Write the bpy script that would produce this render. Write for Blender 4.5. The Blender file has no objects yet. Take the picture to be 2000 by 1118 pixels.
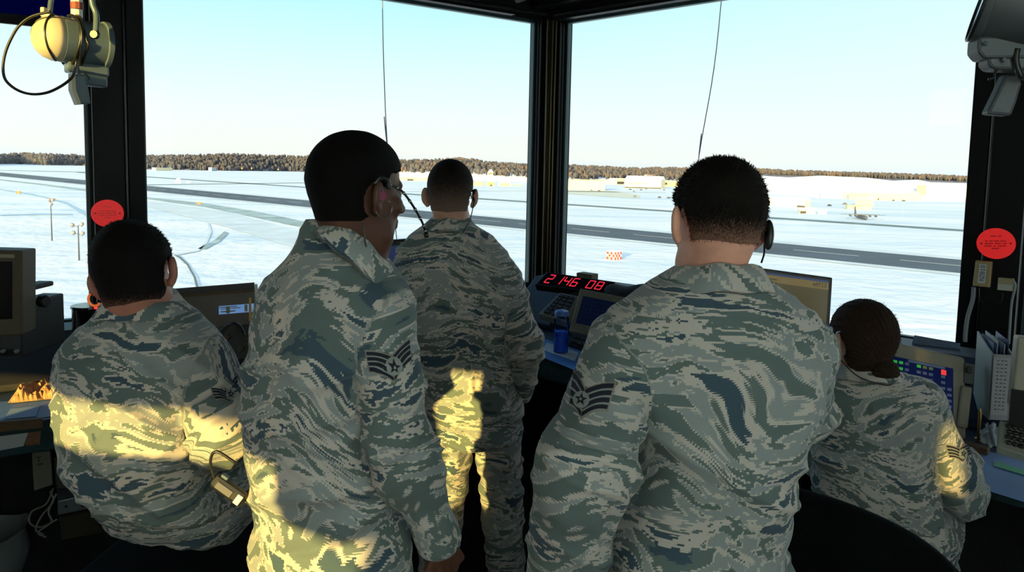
import bpy, bmesh, math, random
import numpy as np
from mathutils import Vector, Matrix
random.seed(7); np.random.seed(7)
SC=bpy.context.scene; COL=SC.collection
# ---------------------------------------------------------------- camera
F=1400.; CX=1000.; CY=451.                      # focal length in pixels, principal point (photo is cropped)
_p=math.atan(116/F); _r=math.radians(1.2)
_fw=np.array([0,math.cos(_p),-math.sin(_p)]); _u0=np.array([0,math.sin(_p),math.cos(_p)]); _r0=np.array([1.,0,0])
_rt=math.cos(_r)*_r0+math.sin(_r)*_u0; _up=-math.sin(_r)*_r0+math.cos(_r)*_u0
EYE=np.array([0,0,1.72])
cd=bpy.data.cameras.new('camera'); cam=bpy.data.objects.new('camera',cd); COL.objects.link(cam)
cd.sensor_fit='HORIZONTAL'; cd.sensor_width=36; cd.lens=36*F/2000; cd.shift_y=(CY-559)/2000
cd.clip_start=.02; cd.clip_end=20000
M=Matrix(((_rt[0],_up[0],-_fw[0],0),(_rt[1],_up[1],-_fw[1],0),(_rt[2],_up[2],-_fw[2],1.72),(0,0,0,1)))
cam.matrix_world=M; SC.camera=cam
# ---------------------------------------------------------------- colour management
SC.view_settings.view_transform='Standard'; SC.view_settings.look='None'; SC.view_settings.gamma=1
SC.view_settings.use_curve_mapping=False; SC.view_settings.exposure=0.10
SC.cycles.max_bounces=7; SC.cycles.diffuse_bounces=3; SC.cycles.glossy_bounces=3; SC.cycles.transmission_bounces=4
SC.cycles.transparent_max_bounces=12; SC.cycles.sample_clamp_indirect=4
# ---------------------------------------------------------------- sky and sun
SUN_AZ=math.radians(21); SUN_EL=math.radians(8.5)          # travelling direction: forward and slightly right, downwards
SD=np.array([math.sin(SUN_AZ)*math.cos(SUN_EL),math.cos(SUN_AZ)*math.cos(SUN_EL),-math.sin(SUN_EL)])
w=bpy.data.worlds.new('sky'); SC.world=w; w.use_nodes=True; nt=w.node_tree; nt.nodes.clear()
def N(nt,t,**k):
    n=nt.nodes.new(t)
    for a,b in k.items():
        if a=='inp':
            for i,v in b.items(): n.inputs[i].default_value=v
        else: setattr(n,a,b)
    return n
def L(nt,a,b): nt.links.new(a,b)
def ramp(nt,stops,mode='LINEAR'):
    n=nt.nodes.new('ShaderNodeValToRGB'); cr=n.color_ramp; cr.interpolation=mode
    while len(cr.elements)>1: cr.elements.remove(cr.elements[-1])
    cr.elements[0].position=stops[0][0]; cr.elements[0].color=(*stops[0][1],1)
    for pz,c in stops[1:]:
        e=cr.elements.new(pz); e.color=(*c,1)
    return n
tc=N(nt,'ShaderNodeTexCoord'); sx=N(nt,'ShaderNodeSeparateXYZ'); L(nt,tc.outputs['Generated'],sx.inputs[0])
rp=ramp(nt,[(0,(.80,.88,.95)),(.02,(1.0,.98,.92)),(.07,(.97,1.04,1.0)),(.13,(.82,.99,1.0)),(.24,(.52,.97,1.06)),(.40,(.26,.55,.88)),(1,(.10,.26,.55))])
L(nt,sx.outputs['Z'],rp.inputs[0])
# paler towards the right (east) side
mx=N(nt,'ShaderNodeMapRange',inp={1:-.1,2:.6,3:0.0,4:.55}); L(nt,sx.outputs['X'],mx.inputs[0])
m1=N(nt,'ShaderNodeMix',data_type='RGBA'); L(nt,mx.outputs[0],m1.inputs['Factor']); L(nt,rp.outputs[0],m1.inputs['A']); m1.inputs['B'].default_value=(.93,1.0,1.0,1)
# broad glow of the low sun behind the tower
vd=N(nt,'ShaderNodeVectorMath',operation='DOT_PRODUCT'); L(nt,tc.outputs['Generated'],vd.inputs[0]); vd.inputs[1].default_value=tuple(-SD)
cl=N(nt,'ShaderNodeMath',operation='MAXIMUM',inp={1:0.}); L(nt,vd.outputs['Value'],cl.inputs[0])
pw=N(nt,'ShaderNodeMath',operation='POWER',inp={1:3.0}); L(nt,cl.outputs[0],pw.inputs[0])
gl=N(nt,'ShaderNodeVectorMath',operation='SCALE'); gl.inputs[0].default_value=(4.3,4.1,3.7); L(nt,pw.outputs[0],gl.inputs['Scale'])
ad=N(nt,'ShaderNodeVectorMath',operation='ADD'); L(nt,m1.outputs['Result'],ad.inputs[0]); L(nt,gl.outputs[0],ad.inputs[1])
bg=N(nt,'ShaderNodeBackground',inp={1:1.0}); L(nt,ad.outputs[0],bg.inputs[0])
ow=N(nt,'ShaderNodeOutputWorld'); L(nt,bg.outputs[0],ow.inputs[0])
sl=bpy.data.lights.new('sun','SUN'); sl.energy=11.0; sl.angle=math.radians(.7); sl.color=(1.0,.68,.19)
so=bpy.data.objects.new('sun',sl); COL.objects.link(so); so.location=(-10,-20,20)
so.rotation_euler=Vector(tuple(SD)).to_track_quat('-Z','Y').to_euler()
# ---------------------------------------------------------------- pixel helpers (photo 2000x1118)
def ray(px,py): return _fw*F+_rt*(px-CX)+_up*(CY-py)
def at(px,py,Y): d=ray(px,py); return EYE+d*(Y/d[1])
def onz(px,py,z): d=ray(px,py); return EYE+d*((z-EYE[2])/d[2])
def onpl(px,py,p0,n): d=ray(px,py); return EYE+d*(((np.array(p0)-EYE)@n)/(d@n))
# ---------------------------------------------------------------- materials
MATS={}
def mat(name,col,rough=.6,metal=0,spec=.5,bump=0,bscale=60,var=0,vscale=8,emit=None,es=0,alpha=None,trans=0,sss=0):
    if name in MATS: return MATS[name]
    m=bpy.data.materials.new(name); m.use_nodes=True; nt=m.node_tree; b=nt.nodes['Principled BSDF']
    b.inputs['Base Color'].default_value=(*col,1); b.inputs['Roughness'].default_value=rough
    b.inputs['Metallic'].default_value=metal; b.inputs['Specular IOR Level'].default_value=spec
    if trans: b.inputs['Transmission Weight'].default_value=trans
    if sss: b.inputs['Subsurface Weight'].default_value=sss; b.inputs['Subsurface Radius'].default_value=(.01,.004,.002)
    tcn=N(nt,'ShaderNodeTexCoord')
    if var:
        n=N(nt,'ShaderNodeTexNoise',inp={'Scale':vscale,'Detail':4}); L(nt,tcn.outputs['Object'],n.inputs['Vector'])
        mr=N(nt,'ShaderNodeMapRange',inp={1:.3,2:.7,3:1-var,4:1+var}); L(nt,n.outputs[0],mr.inputs[0])
        vm=N(nt,'ShaderNodeVectorMath',operation='SCALE'); vm.inputs[0].default_value=col; L(nt,mr.outputs[0],vm.inputs['Scale']); L(nt,vm.outputs[0],b.inputs['Base Color'])
    if bump:
        n=N(nt,'ShaderNodeTexNoise',inp={'Scale':bscale,'Detail':3}); L(nt,tcn.outputs['Object'],n.inputs['Vector'])
        bp=N(nt,'ShaderNodeBump',inp={'Strength':bump,'Distance':.005}); L(nt,n.outputs[0],bp.inputs['Height']); L(nt,bp.outputs[0],b.inputs['Normal'])
    if emit: b.inputs['Emission Color'].default_value=(*emit,1); b.inputs['Emission Strength'].default_value=es
    MATS[name]=m; return m
def glass(name,tint,rough=.0,refl=.06):
    if name in MATS: return MATS[name]
    m=bpy.data.materials.new(name); m.use_nodes=True; nt=m.node_tree; nt.nodes.clear()
    t=N(nt,'ShaderNodeBsdfTransparent',inp={0:(*tint,1)}); g=N(nt,'ShaderNodeBsdfGlossy',inp={'Roughness':rough})
    lw=N(nt,'ShaderNodeFresnel',inp={0:1.22}); mxs=N(nt,'ShaderNodeMixShader'); L(nt,lw.outputs[0],mxs.inputs[0])
    L(nt,t.outputs[0],mxs.inputs[1]); L(nt,g.outputs[0],mxs.inputs[2]); o=N(nt,'ShaderNodeOutputMaterial'); L(nt,mxs.outputs[0],o.inputs[0])
    MATS[name]=m; return m
# ---------------------------------------------------------------- mesh helpers
def setp(o,label=None,cat=None,group=None,kind=None):
    for k,v in (('label',label),('category',cat),('group',group),('kind',kind)):
        if v: o[k]=v
    return o
def link_mesh(name,V,Fc,m,parent=None,smooth=False,origin=None,mis=None):
    """V in world metres; origin/parent shift them to local space"""
    V=np.asarray(V,dtype=float)
    if parent is not None: og=np.array(parent.matrix_world.translation)
    else: og=np.array(origin) if origin is not None else np.array([*(V[:,:2].mean(0)),V[:,2].min()])
    me=bpy.data.meshes.new(name); me.from_pydata((V-og).tolist(),[],[list(map(int,f)) for f in Fc]); me.update()
    for mm in (m if isinstance(m,(list,tuple)) else [m]): me.materials.append(mm)
    if mis is not None: me.polygons.foreach_set('material_index',list(mis))
    if smooth: me.polygons.foreach_set('use_smooth',[True]*len(me.polygons))
    o=bpy.data.objects.new(name,me); COL.objects.link(o)
    if parent is not None: o.parent=parent
    else: o.location=og
    return o
def empty(name,loc,label=None,cat=None,group=None,kind=None):
    o=bpy.data.objects.new(name,None); COL.objects.link(o); o.location=loc; o.empty_display_size=.1
    o.matrix_world=Matrix.Translation(Vector([float(v) for v in loc]))
    return setp(o,label,cat,group,kind)
class MB:
    """collects primitives in world metres and links them as one mesh"""
    def __init__(s): s.v=[]; s.f=[]; s.mi=[]
    def add(s,V,Fc,mi=0):
        b=len(s.v); s.v+= [tuple(map(float,q)) for q in V]; s.f+=[[b+i for i in q] for q in Fc]; s.mi+=[mi]*len(Fc); return s
    def box(s,c,sz,ax=None,mi=0,bev=0):
        c=np.array(c,float); X,Y,Z=(ax if ax is not None else (np.array([1,0,0]),np.array([0,1,0]),np.array([0,0,1])))
        X,Y,Z=np.array(X,float),np.array(Y,float),np.array(Z,float); h=np.array(sz,float)/2
        if bev:
            bm=bmesh.new(); bmesh.ops.create_cube(bm,size=1)
            for v in bm.verts: v.co=Vector((v.co.x*h[0]*2,v.co.y*h[1]*2,v.co.z*h[2]*2))
            bmesh.ops.bevel(bm,geom=list(bm.edges),offset=min(bev,min(h)*.9),segments=2,affect='EDGES',profile=.5)
            bm.verts.index_update(); V=[c+X*v.co.x+Y*v.co.y+Z*v.co.z for v in bm.verts]; Fc=[[v.index for v in f.verts] for f in bm.faces]; bm.free()
            return s.add(V,Fc,mi)
        V=[c+X*h[0]*i+Y*h[1]*j+Z*h[2]*k for i in(-1,1) for j in(-1,1) for k in(-1,1)]
        return s.add(V,[(0,1,3,2),(4,6,7,5),(0,4,5,1),(2,3,7,6),(0,2,6,4),(1,5,7,3)],mi)
    def tube(s,pts,r,n=8,mi=0,cap=True):
        pts=[np.array(q,float) for q in pts]; rr=r if hasattr(r,'__len__') else [r]*len(pts); V=[];Fc=[]
        ref=None
        for i,q in enumerate(pts):
            t=pts[min(i+1,len(pts)-1)]-pts[max(i-1,0)]; t=t/(np.linalg.norm(t)+1e-12)
            if ref is None: ref=np.array([0,0,1.]) if abs(t[2])<.9 else np.array([1.,0,0])
            a=ref-t*(ref@t); a/=np.linalg.norm(a)+1e-12; b=np.cross(t,a); ref=a
            for k in range(n):
                th=2*math.pi*k/n; V.append(q+rr[i]*(math.cos(th)*a+math.sin(th)*b))
        for i in range(len(pts)-1):
            for k in range(n): Fc.append((i*n+k,i*n+(k+1)%n,(i+1)*n+(k+1)%n,(i+1)*n+k))
        if cap: Fc+= [tuple(range(n))[::-1],tuple(range((len(pts)-1)*n,len(pts)*n))]
        return s.add(V,Fc,mi)
    def lathe(s,c,axis,prof,n=32,mi=0):
        """prof: (distance along axis, radius)"""
        axis=np.array(axis,float); axis/=np.linalg.norm(axis)
        return s.tube([np.array(c)+axis*d for d,_ in prof],[max(q,1e-4) for _,q in prof],n,mi)
    def prism(s,poly,z0,z1,mi=0):
        n=len(poly); V=[(x,y,z0) for x,y in poly]+[(x,y,z1) for x,y in poly]
        return s.add(V,[tuple(range(n))[::-1],tuple(range(n,2*n))]+[(i,(i+1)%n,n+(i+1)%n,n+i) for i in range(n)],mi)
    def extrude(s,poly,o,X,Y,Z,d,mi=0):
        """2-D polygon (a,b) in the X,Y frame at o, extruded by d along Z"""
        o,X,Y,Z=[np.array(q,float) for q in (o,X,Y,Z)]; n=len(poly)
        V=[o+X*a+Y*b for a,b in poly]+[o+X*a+Y*b+Z*d for a,b in poly]
        return s.add(V,[tuple(range(n))[::-1],tuple(range(n,2*n))]+[(i,(i+1)%n,n+(i+1)%n,n+i) for i in range(n)],mi)
    def build(s,name,m,parent=None,smooth=False,origin=None):
        o=link_mesh(name,s.v,s.f,m,parent,smooth,origin,s.mi)
        bm=bmesh.new(); bm.from_mesh(o.data); bmesh.ops.recalc_face_normals(bm,faces=bm.faces); bm.to_mesh(o.data); bm.free()
        if smooth=='auto':
            for p in o.data.polygons: p.use_smooth=True
            o.data.set_sharp_from_angle(angle=math.radians(38))
        return o
def smooth_path(P,n=8):
    """Catmull-Rom through points"""
    P=[np.array(q,float) for q in P]; P=[2*P[0]-P[1]]+P+[2*P[-1]-P[-2]]; out=[]
    for i in range(1,len(P)-2):
        for k in range(n):
            t=k/n; out.append(.5*((2*P[i])+(-P[i-1]+P[i+1])*t+(2*P[i-1]-5*P[i]+4*P[i+1]-P[i+2])*t*t+(-P[i-1]+3*P[i]-3*P[i+1]+P[i+2])*t**3))
    out.append(P[-2]); return out
# ---------------------------------------------------------------- tower cab shell
ZH=2.74; ZS=.935; ZC=2.92
Cn=np.array([.24,5.,0]); 
def az(a): a=math.radians(a); return np.array([math.sin(a),-math.cos(a),0])
DL=az(-57); DR=az(48); SIDE=5.35
NL=np.array([-DL[1],DL[0],0]); NL=NL if NL[1]>0 else -NL       # outward normals
NR=np.array([-DR[1],DR[0],0]); NR=NR if NR[1]>0 else -NR
LE=Cn+DL*SIDE; RE=Cn+DR*SIDE; BE=LE+DR*SIDE
black=mat('black_painted_metal',(.004,.004,.005),.45,spec=.18,bump=.05,bscale=30)
dark=mat('charcoal_wall_carpet',(.012,.014,.017),.9,bump=.3,bscale=200)
black2=mat('black_satin_trim',(.012,.013,.015),.22,spec=.5)
navy=mat('navy_console_laminate',(.016,.030,.062),.5,var=.1,bump=.05,bscale=200)
Z3=np.array([0,0,1.])
def S(name,mb,m): o=mb.build(name,m); o['kind']='structure'; return o
poly=[tuple(q[:2]) for q in (Cn+ (NL+NR)*.1,RE+(NR-NL)*.1,BE-(NL+NR)*.1,LE+(NL-NR)*.1)]
S('floor',MB().prism(poly,-.12,0),mat('dark_carpet_floor',(.010,.011,.013),.95,bump=.4,bscale=150,var=.2))
S('ceiling',MB().prism(poly,ZC,ZC+.15),mat('dark_ceiling_panels',(.012,.012,.014),.8))
T=.10
def wallseg(mb,o,d,n,s0,s1,z0,z1,t=T): mb.box(o+d*(s0+s1)/2+n*t/2+Z3*(z0+z1)/2,(s1-s0,t,z1-z0),(d,n,Z3))
wallspec=[('wall_front_left',Cn,DL,NL),('wall_front_right',Cn,DR,NR),('wall_rear_left',LE,DR,-NR),('wall_rear_right',RE,DL,-NL)]
for nm,o,d,n in wallspec:
    mb=MB(); wallseg(mb,o,d,n,0,SIDE,0,ZS); wallseg(mb,o,d,n,0,SIDE,ZH,ZC); S(nm,mb,dark)
# posts: corner posts and one centre mullion per side
winglass=glass('window_glass',(.95,.985,.98))
posts=[]
def post(name,o,d,n,s0,s1,m=black,dp=.16):
    mb=MB(); wallseg(mb,o,d,n,s0,s1,ZS,ZH,T)
    c=o+d*(s0+s1)/2; w_=s1-s0
    mb.box(c-n*.03+Z3*(ZS+ZH)/2,(w_*.62,.07,ZH-ZS),(d,n,Z3))
    mb.box(c-n*.01+Z3*(ZS+ZH)/2,(w_*.86,.04,ZH-ZS),(d,n,Z3)); S(name,mb,m)
# front corner post: folded channel with two faces
mb=MB()
for d,n in ((DL,NL),(DR,NR)):
    wallseg(mb,Cn,d,n,-.02,.105,ZS,ZH,T)
    mb.box(Cn+d*.075-n*.012+Z3*(ZS+ZH)/2,(.05,.03,ZH-ZS),(d,n,Z3))
mb.box(Cn-(NL+NR)*.03+Z3*(ZS+ZH)/2,(.035,.06,ZH-ZS)); mb.box(Cn+(NL+NR)*.03+Z3*(ZS+ZH)/2,(.2,.05,ZH-ZS))
S('trim_1',mb,black)
cb=MB(); 
for dx in (-.018,.012,.03): cb.tube([Cn-(NL+NR)*.06+np.array([dx,0,ZS]),Cn-(NL+NR)*.06+np.array([dx*1.2,0,ZH])],.006,6)
S('trim_2',cb,mat('brass_edged_conduit',(.10,.075,.03),.35,metal=.6))
def mull(name,o,d,n):
    mb=MB(); wallseg(mb,o,d,n,2.51,2.75,ZS,ZH,T)
    mb.box(o+d*2.545-n*.02+Z3*(ZS+ZH)/2,(.07,.04,ZH-ZS),(d,n,Z3)); mb.box(o+d*2.67-n*.045+Z3*(ZS+ZH)/2,(.13,.09,ZH-ZS),(d,n,Z3))
    S(name,mb,black)
    mb=MB(); mb.tube([o+d*2.592-n*.03+Z3*ZS,o+d*2.592-n*.03+Z3*ZH],.011,10); S(name.replace('trim','trim')+'0',mb,black2)
mull('trim_3',Cn,DL,NL); mull('trim_4',Cn,DR,NR)
k=5
for nm,o,d,n in wallspec:
    if 'rear' in nm: mb=MB(); wallseg(mb,o,d,n,2.38,2.55,ZS,ZH); S('trim_%d'%k,mb,black); k+=1
for P_,(na,nb) in ((LE,(NL,-NR)),(RE,(NR,-NL))):
    mb=MB(); mb.box(P_+(na+nb)*.0+Z3*(ZS+ZH)/2,(.3,.3,ZH-ZS),(DL,NL,Z3)); S('trim_%d'%k,mb,black); k+=1
# rear corner: solid unseen wall section, shaped to block the sun
mb=MB(); wallseg(mb,LE,DR,-NR,SIDE-.5,SIDE,ZS,ZH); wallseg(mb,RE,DL,-NL,SIDE-.1,SIDE,ZS,ZH); S('trim_%d'%k,mb,black); k+=1
# panes
kw=1
for nm,o,d,n in wallspec:
    for s0,s1 in (((.105,2.38),(2.55,SIDE-.15)) if 'rear' in nm else ((.105,2.51),(2.75,SIDE-.15))):
        w_=empty('window_%d'%kw,o+d*(s0+s1)/2+n*.05+Z3*ZS,kind='structure'); kw+=1
        g=MB(); g.box(o+d*(s0+s1)/2+n*.05+Z3*(ZS+ZH)/2,(s1-s0-.02,.012,ZH-ZS-.02),(d,n,Z3)); 
        go=g.build('glass_pane',winglass,w_)
        f=MB()
        for a,b,c0,c1 in ((s0,s0+.014,ZS,ZH),(s1-.014,s1,ZS,ZH),(s0,s1,ZS,ZS+.014),(s0,s1,ZH-.014,ZH)):
            f.box(o+d*(a+b)/2+n*.05+Z3*(c0+c1)/2,(b-a,.035,c1-c0),(d,n,Z3))
        f.build('window_frame',mat('teal_grey_gasket',(.03,.075,.085),.4),w_)
# window heads: dark valance and shade rollers along the front windows
for nm,d,n,a,b in (('trim_20',DL,NL,.35,2.5),('trim_21',DR,NR,.0,2.5)):
    mb=MB(); mb.box(Cn+d*(a+b)/2-n*.06+Z3*(ZH+.02),(b-a,.05,.055),(d,n,Z3)); mb.box(Cn+d*(a+b)/2-n*.16+Z3*(ZH+.11),(b-a,.12,.10),(d,n,Z3)); S(nm,mb,black)
rl=MB()
for d,n in ((DL,NL),(DR,NR)): rl.tube([Cn+d*.12-n*.12+Z3*(ZH+.015),Cn+d*2.4-n*.12+Z3*(ZH+.015)],.012,8)
S('trim_22',rl,black2)
# tinted blue roller shades (drawn partly down)
def shade(name,o,d,n,s0,s1,zb,lab,m=None,cat='window shade',off=.04):
    t=empty(name,o+d*(s0+s1)/2-n*off+Z3*zb,lab,cat)
    mb=MB(); mb.box(o+d*(s0+s1)/2-n*off+Z3*(zb+ZH)/2,(s1-s0,.004,ZH-zb),(d,n,Z3)); mb.build('shade_fabric',m,t)
    mb=MB(); mb.box(o+d*(s0+s1)/2-n*off+Z3*zb,(s1-s0,.02,.045),(d,n,Z3)); mb.build('bottom_rail',black,t)
    mb=MB(); mb.tube([o+d*s0-n*off+Z3*(ZH-.0),o+d*s1-n*off+Z3*(ZH-.0)],.03,10); mb.build('roller',black,t); return t
def film(name,col):
    m=bpy.data.materials.new(name); m.use_nodes=True; nt=m.node_tree; nt.nodes.clear()
    t=N(nt,'ShaderNodeBsdfTransparent',inp={0:(*col,1)}); g=N(nt,'ShaderNodeBsdfDiffuse',inp={0:(.01,.02,.06,1)})
    a=N(nt,'ShaderNodeMixShader',inp={0:.25}); L(nt,t.outputs[0],a.inputs[1]); L(nt,g.outputs[0],a.inputs[2]); o=N(nt,'ShaderNodeOutputMaterial'); L(nt,a.outputs[0],o.inputs[0]); return m
bluef=film('blue_tinted_shade_film',(.006,.016,.20))
opq=mat('grey_opaque_shade',(.05,.06,.08),.8)
shade('roller_shade',Cn,DL,NL,2.77,5.1,2.36,'dark blue tinted roller shade pulled down at top left',bluef)
# ================================================================ OUTSIDE
G=-34.3
def gp(px,py,dz=0): q=onz(px,py,G+dz); return q
snow=mat('snow_field',(.80,.84,.88),.9,spec=.1)
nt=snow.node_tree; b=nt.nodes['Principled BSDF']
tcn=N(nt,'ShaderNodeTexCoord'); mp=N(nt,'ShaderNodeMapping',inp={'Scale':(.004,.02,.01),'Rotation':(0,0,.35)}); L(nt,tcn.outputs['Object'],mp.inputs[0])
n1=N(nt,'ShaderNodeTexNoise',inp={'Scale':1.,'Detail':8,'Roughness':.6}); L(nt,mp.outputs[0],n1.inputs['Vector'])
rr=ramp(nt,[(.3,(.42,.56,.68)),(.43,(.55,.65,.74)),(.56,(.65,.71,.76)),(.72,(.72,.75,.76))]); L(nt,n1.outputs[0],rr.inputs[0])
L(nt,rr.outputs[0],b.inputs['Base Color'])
n2=N(nt,'ShaderNodeTexNoise',inp={'Scale':.12,'Detail':6}); L(nt,tcn.outputs['Object'],n2.inputs['Vector'])
bp=N(nt,'ShaderNodeBump',inp={'Strength':.5,'Distance':1.5}); L(nt,n2.outputs[0],bp.inputs['Height']); L(nt,bp.outputs[0],b.inputs['Normal'])
# terrain: flat snow with low drifts close to the tower
nx,ny=150,160; V=[];Fc=[]
xs=np.sign(np.linspace(-1,1,nx))*np.abs(np.linspace(-1,1,nx))**2.2*6500; ys=-200+(np.linspace(0,1,ny)**2.2)*9500
for y in ys:
    for x in xs: V.append((x,y,G-.12+.06*math.sin(x*.05)*math.cos(y*.07)-(3 if y<35 else 0)))
for j in range(ny-1):
    for i in range(nx-1): a=j*nx+i; Fc.append((a,a+1,a+nx+1,a+nx))
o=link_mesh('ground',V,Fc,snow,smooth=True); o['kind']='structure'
asph=mat('dark_asphalt',(.045,.07,.10),.8,var=.25,vscale=.03)
asph2=mat('packed_snow_taxiway',(.26,.36,.39),.9,var=.35,vscale=.05)
asph3=mat('swept_taxiway_ice',(.50,.59,.66),.9,var=.12,vscale=.06)
tline=mat('thin_road_dark',(.10,.16,.18),.9)
def strip(name,far,near,m,dz=.06,kind='structure'):
    V=[gp(x,y,dz) for x,y in far]+[gp(x,y,dz) for x,y in near]; n=len(far)
    o=link_mesh(name,V,[(i,i+1,n+i+1,n+i) for i in range(n-1)],m); o['kind']=kind; return o
def lin(a,b,x): return a[1]+(b[1]-a[1])*(x-a[0])/(b[0]-a[0])
X=[-300,0,620,1090,1480,1870,2300]
far=[(x,lin((0,337),(1870,507),x)) for x in X]; near=[(x,lin((0,344),(1870,533),x)) for x in X]
strip('runway_shoulder',[(x,y-1.2-.0022*x) for x,y in far],[(x,y+1.2+.0022*x) for x,y in near],asph3,.03)
strip('runway',far,near,asph,.10)
# centre-line dashes, constant length on the ground
def mid(x): q1=gp(x,lin((0,337),(1870,507),x),.12); q2=gp(x,lin((0,344),(1870,533),x),.12); return (q1+q2)/2
a,b_,c_=mid(1550),mid(1677),mid(1758); dl=np.linalg.norm(b_-a); per=np.linalg.norm(c_-a); u=(c_-a)/per; s_=np.array([-u[1],u[0],0])*.45
mb=MB()
for k_ in range(-60,6):
    q=a+u*per*k_; mb.add([q-s_,q+s_,q+u*dl+s_,q+u*dl-s_],[(0,1,2,3)])
o=mb.build('runway_marking',mat('white_runway_paint',(.8,.8,.8),.7)); o.location.z+=.05; o['kind']='structure'
X=[150,620,1100,1881,2200]
strip('taxiway_road',[(x,lin((280,344.5),(1881,448.5),x)) for x in X],[(x,lin((280,346),(1881,452),x)) for x in X],tline)
strip('service_road',[(0,332.5),(170,336),(280,344.8)],[(0,333.3),(170,337),(280,346)],tline)
strip('service_road',[(250,361.2),(450,358.6),(640,356.2)],[(250,362.4),(450,359.7),(640,357.2)],tline)
strip('service_road',[(640,375),(837,373),(1036,372.5),(1300,376)],[(640,376),(837,374),(1036,373.3),(1300,377)],mat('pale_grey_road',(.5,.56,.6),.9))
strip('taxiway',[(200,378),(280,384.5),(399,397),(500,413),(610,436),(800,480)],[(200,380),(280,388),(399,404),(500,425),(610,449),(800,500)],asph2)
strip('taxiway',[(0,350),(90,360),(172,370)],[(0,352.5),(90,363),(172,374)],asph2)
strip('taxiway',[(172,380),(280,391),(430,412),(600,455),(700,482)],[(172,388),(280,402),(430,440),(600,492),(700,530)],asph3)
strip('snow_track',[(438,452),(420,468),(386,486)],[(446,455),(430,472),(401,487.5)],asph2)
strip('snow_track',[(405,436),(410,452),(400,474),(385,488),(345,497)],[(409,436),(414,453),(404,476),(388,491),(346,499)],asph3)
strip('snow_track',[(338,496),(352,501),(368,516),(382,540),(392,575)],[(340,498),(350,504),(365,518),(378,541),(386,575)],tline)
strip('snow_track',[(0,369),(60,378),(95,386),(130,395),(170,416)],[(0,371),(60,380.5),(95,389),(130,399),(170,424)],mat('blue_ice_ditch',(.33,.48,.62),.8))
strip('snow_track',[(0,419),(80,417),(140,418)],[(0,421.5),(80,420),(140,420)],mat('blue_ice_ditch',(.33,.48,.62),.8))
strip('snow_track',[(1090,357+7),(1180,371),(1250,381)],[(1090,378),(1180,384),(1250,388)],mat('olive_frozen_field',(.52,.56,.50),.9))
# ---- hills with forest
def hill(name,prof,m,depth=600,dbase=None):
    """prof: (px, ridge y, base y): terrain rising from base line to the ridge"""
    V=[];n=len(prof);R=6
    for x,yt,yb in prof:
        q0=gp(x,yb); d0=np.linalg.norm(q0[:2]); dirn=q0[:2]/d0
        d1=d0+depth; rt_=ray(x,yt); z1=EYE[2]+rt_[2]/np.linalg.norm(rt_[:2])*d1
        for j in range(R):
            t=j/(R-1); V.append((*(dirn*(d0+depth*t)),(G-.5)+(z1-G+.5)*(math.sin(t*math.pi/2))))
        V.append((*(dirn*(d1+500)),G-2))
    R+=1; Fc=[(i*R+j,(i+1)*R+j,(i+1)*R+j+1,i*R+j+1) for i in range(n-1) for j in range(R-1)]
    o=link_mesh(name,V,Fc,m,smooth=True); o['kind']='structure'; return prof,depth
hsnow=mat('hill_snow',(.70,.70,.70),.9,var=.05,vscale=.01)
hbr=mat('forest_floor_snow_patches',(.14,.14,.17),.9,var=.7,vscale=.012)
def interp(prof,x):
    for (a,b1,c1),(d_,e1,f1) in zip(prof,prof[1:]):
        if a<=x<=d_: t=(x-a)/(d_-a+1e-9); return b1+(e1-b1)*t,c1+(f1-c1)*t
    return prof[-1][1:]
def forest(name,spec,n,x0,x1,lo,hi,hpx,cols,label,jit=1.0):
    prof,depth=spec; V=[];Fc=[];mi=[]
    for _ in range(n):
        x=random.uniform(x0,x1); yt,yb=interp(prof,x); t=random.uniform(lo,hi)
        q0=gp(x,yb); d0=np.linalg.norm(q0[:2]); dirn=q0[:2]/d0; d1=d0+depth
        r1=ray(x,yt); z1=EYE[2]+r1[2]/np.linalg.norm(r1[:2])*d1
        d=d0+depth*t; z=(G-.5)+(z1-G+.5)*math.sin(t*math.pi/2); P=np.array([*(dirn*d),z-1]); h=random.uniform(*hpx)/F*d*jit; w_=h*random.uniform(.18,.42)*(.8 if random.random()<.5 else 1)
        b0=len(V); a0=random.random()*6; c=random.randrange(len(cols)); sp=cols[c].name.startswith('spruce')
        ns=5
        for lv,(zz,rr_) in enumerate(((0,.25),(.3,1),(.62,.5),(1,.06)) if sp else ((0,.3),(.4,.9),(.75,1.05),(1,.45))):
            for q in range(ns):
                th=a0+q*2*math.pi/ns; rj=rr_*random.uniform(.75,1.2)
                V.append((P[0]+w_*rj*math.cos(th),P[1]+w_*rj*math.sin(th),P[2]+h*zz))
        for lv in range(3):
            for q in range(ns): Fc.append((b0+lv*ns+q,b0+lv*ns+(q+1)%ns,b0+(lv+1)*ns+(q+1)%ns,b0+(lv+1)*ns+q)); mi.append(c)
    o=link_mesh(name,V,Fc,cols,mis=mi); setp(o,label,'forest',None,'stuff'); return o
tb=[mat('bare_birch_brown',(.050,.046,.055),.9),mat('bare_birch_grey',(.075,.073,.085),.9),mat('spruce_dark',(.035,.042,.055),.9),mat('bare_twig_tan',(.075,.065,.065),.9)]
tw=[tb[3],tb[0],tb[1],mat('bare_twig_rust',(.11,.080,.068),.9)]
hl=hill('hill_left',[(-250,310,325),(0,311,321),(40,309,321),(90,310,323),(170,313,324),(280,313,331),(450,309,334),(560,312,335),(640,314,337),(740,320,340)],hbr,700)
hm=hill('hill_middle',[(700,322,345),(780,322,347),(850,321,350),(905,318,352),(960,326,354),(1036,330,357),(1100,331,362),(1220,337,360),(1330,342,362),(1440,344,366)],hsnow,700)
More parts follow.
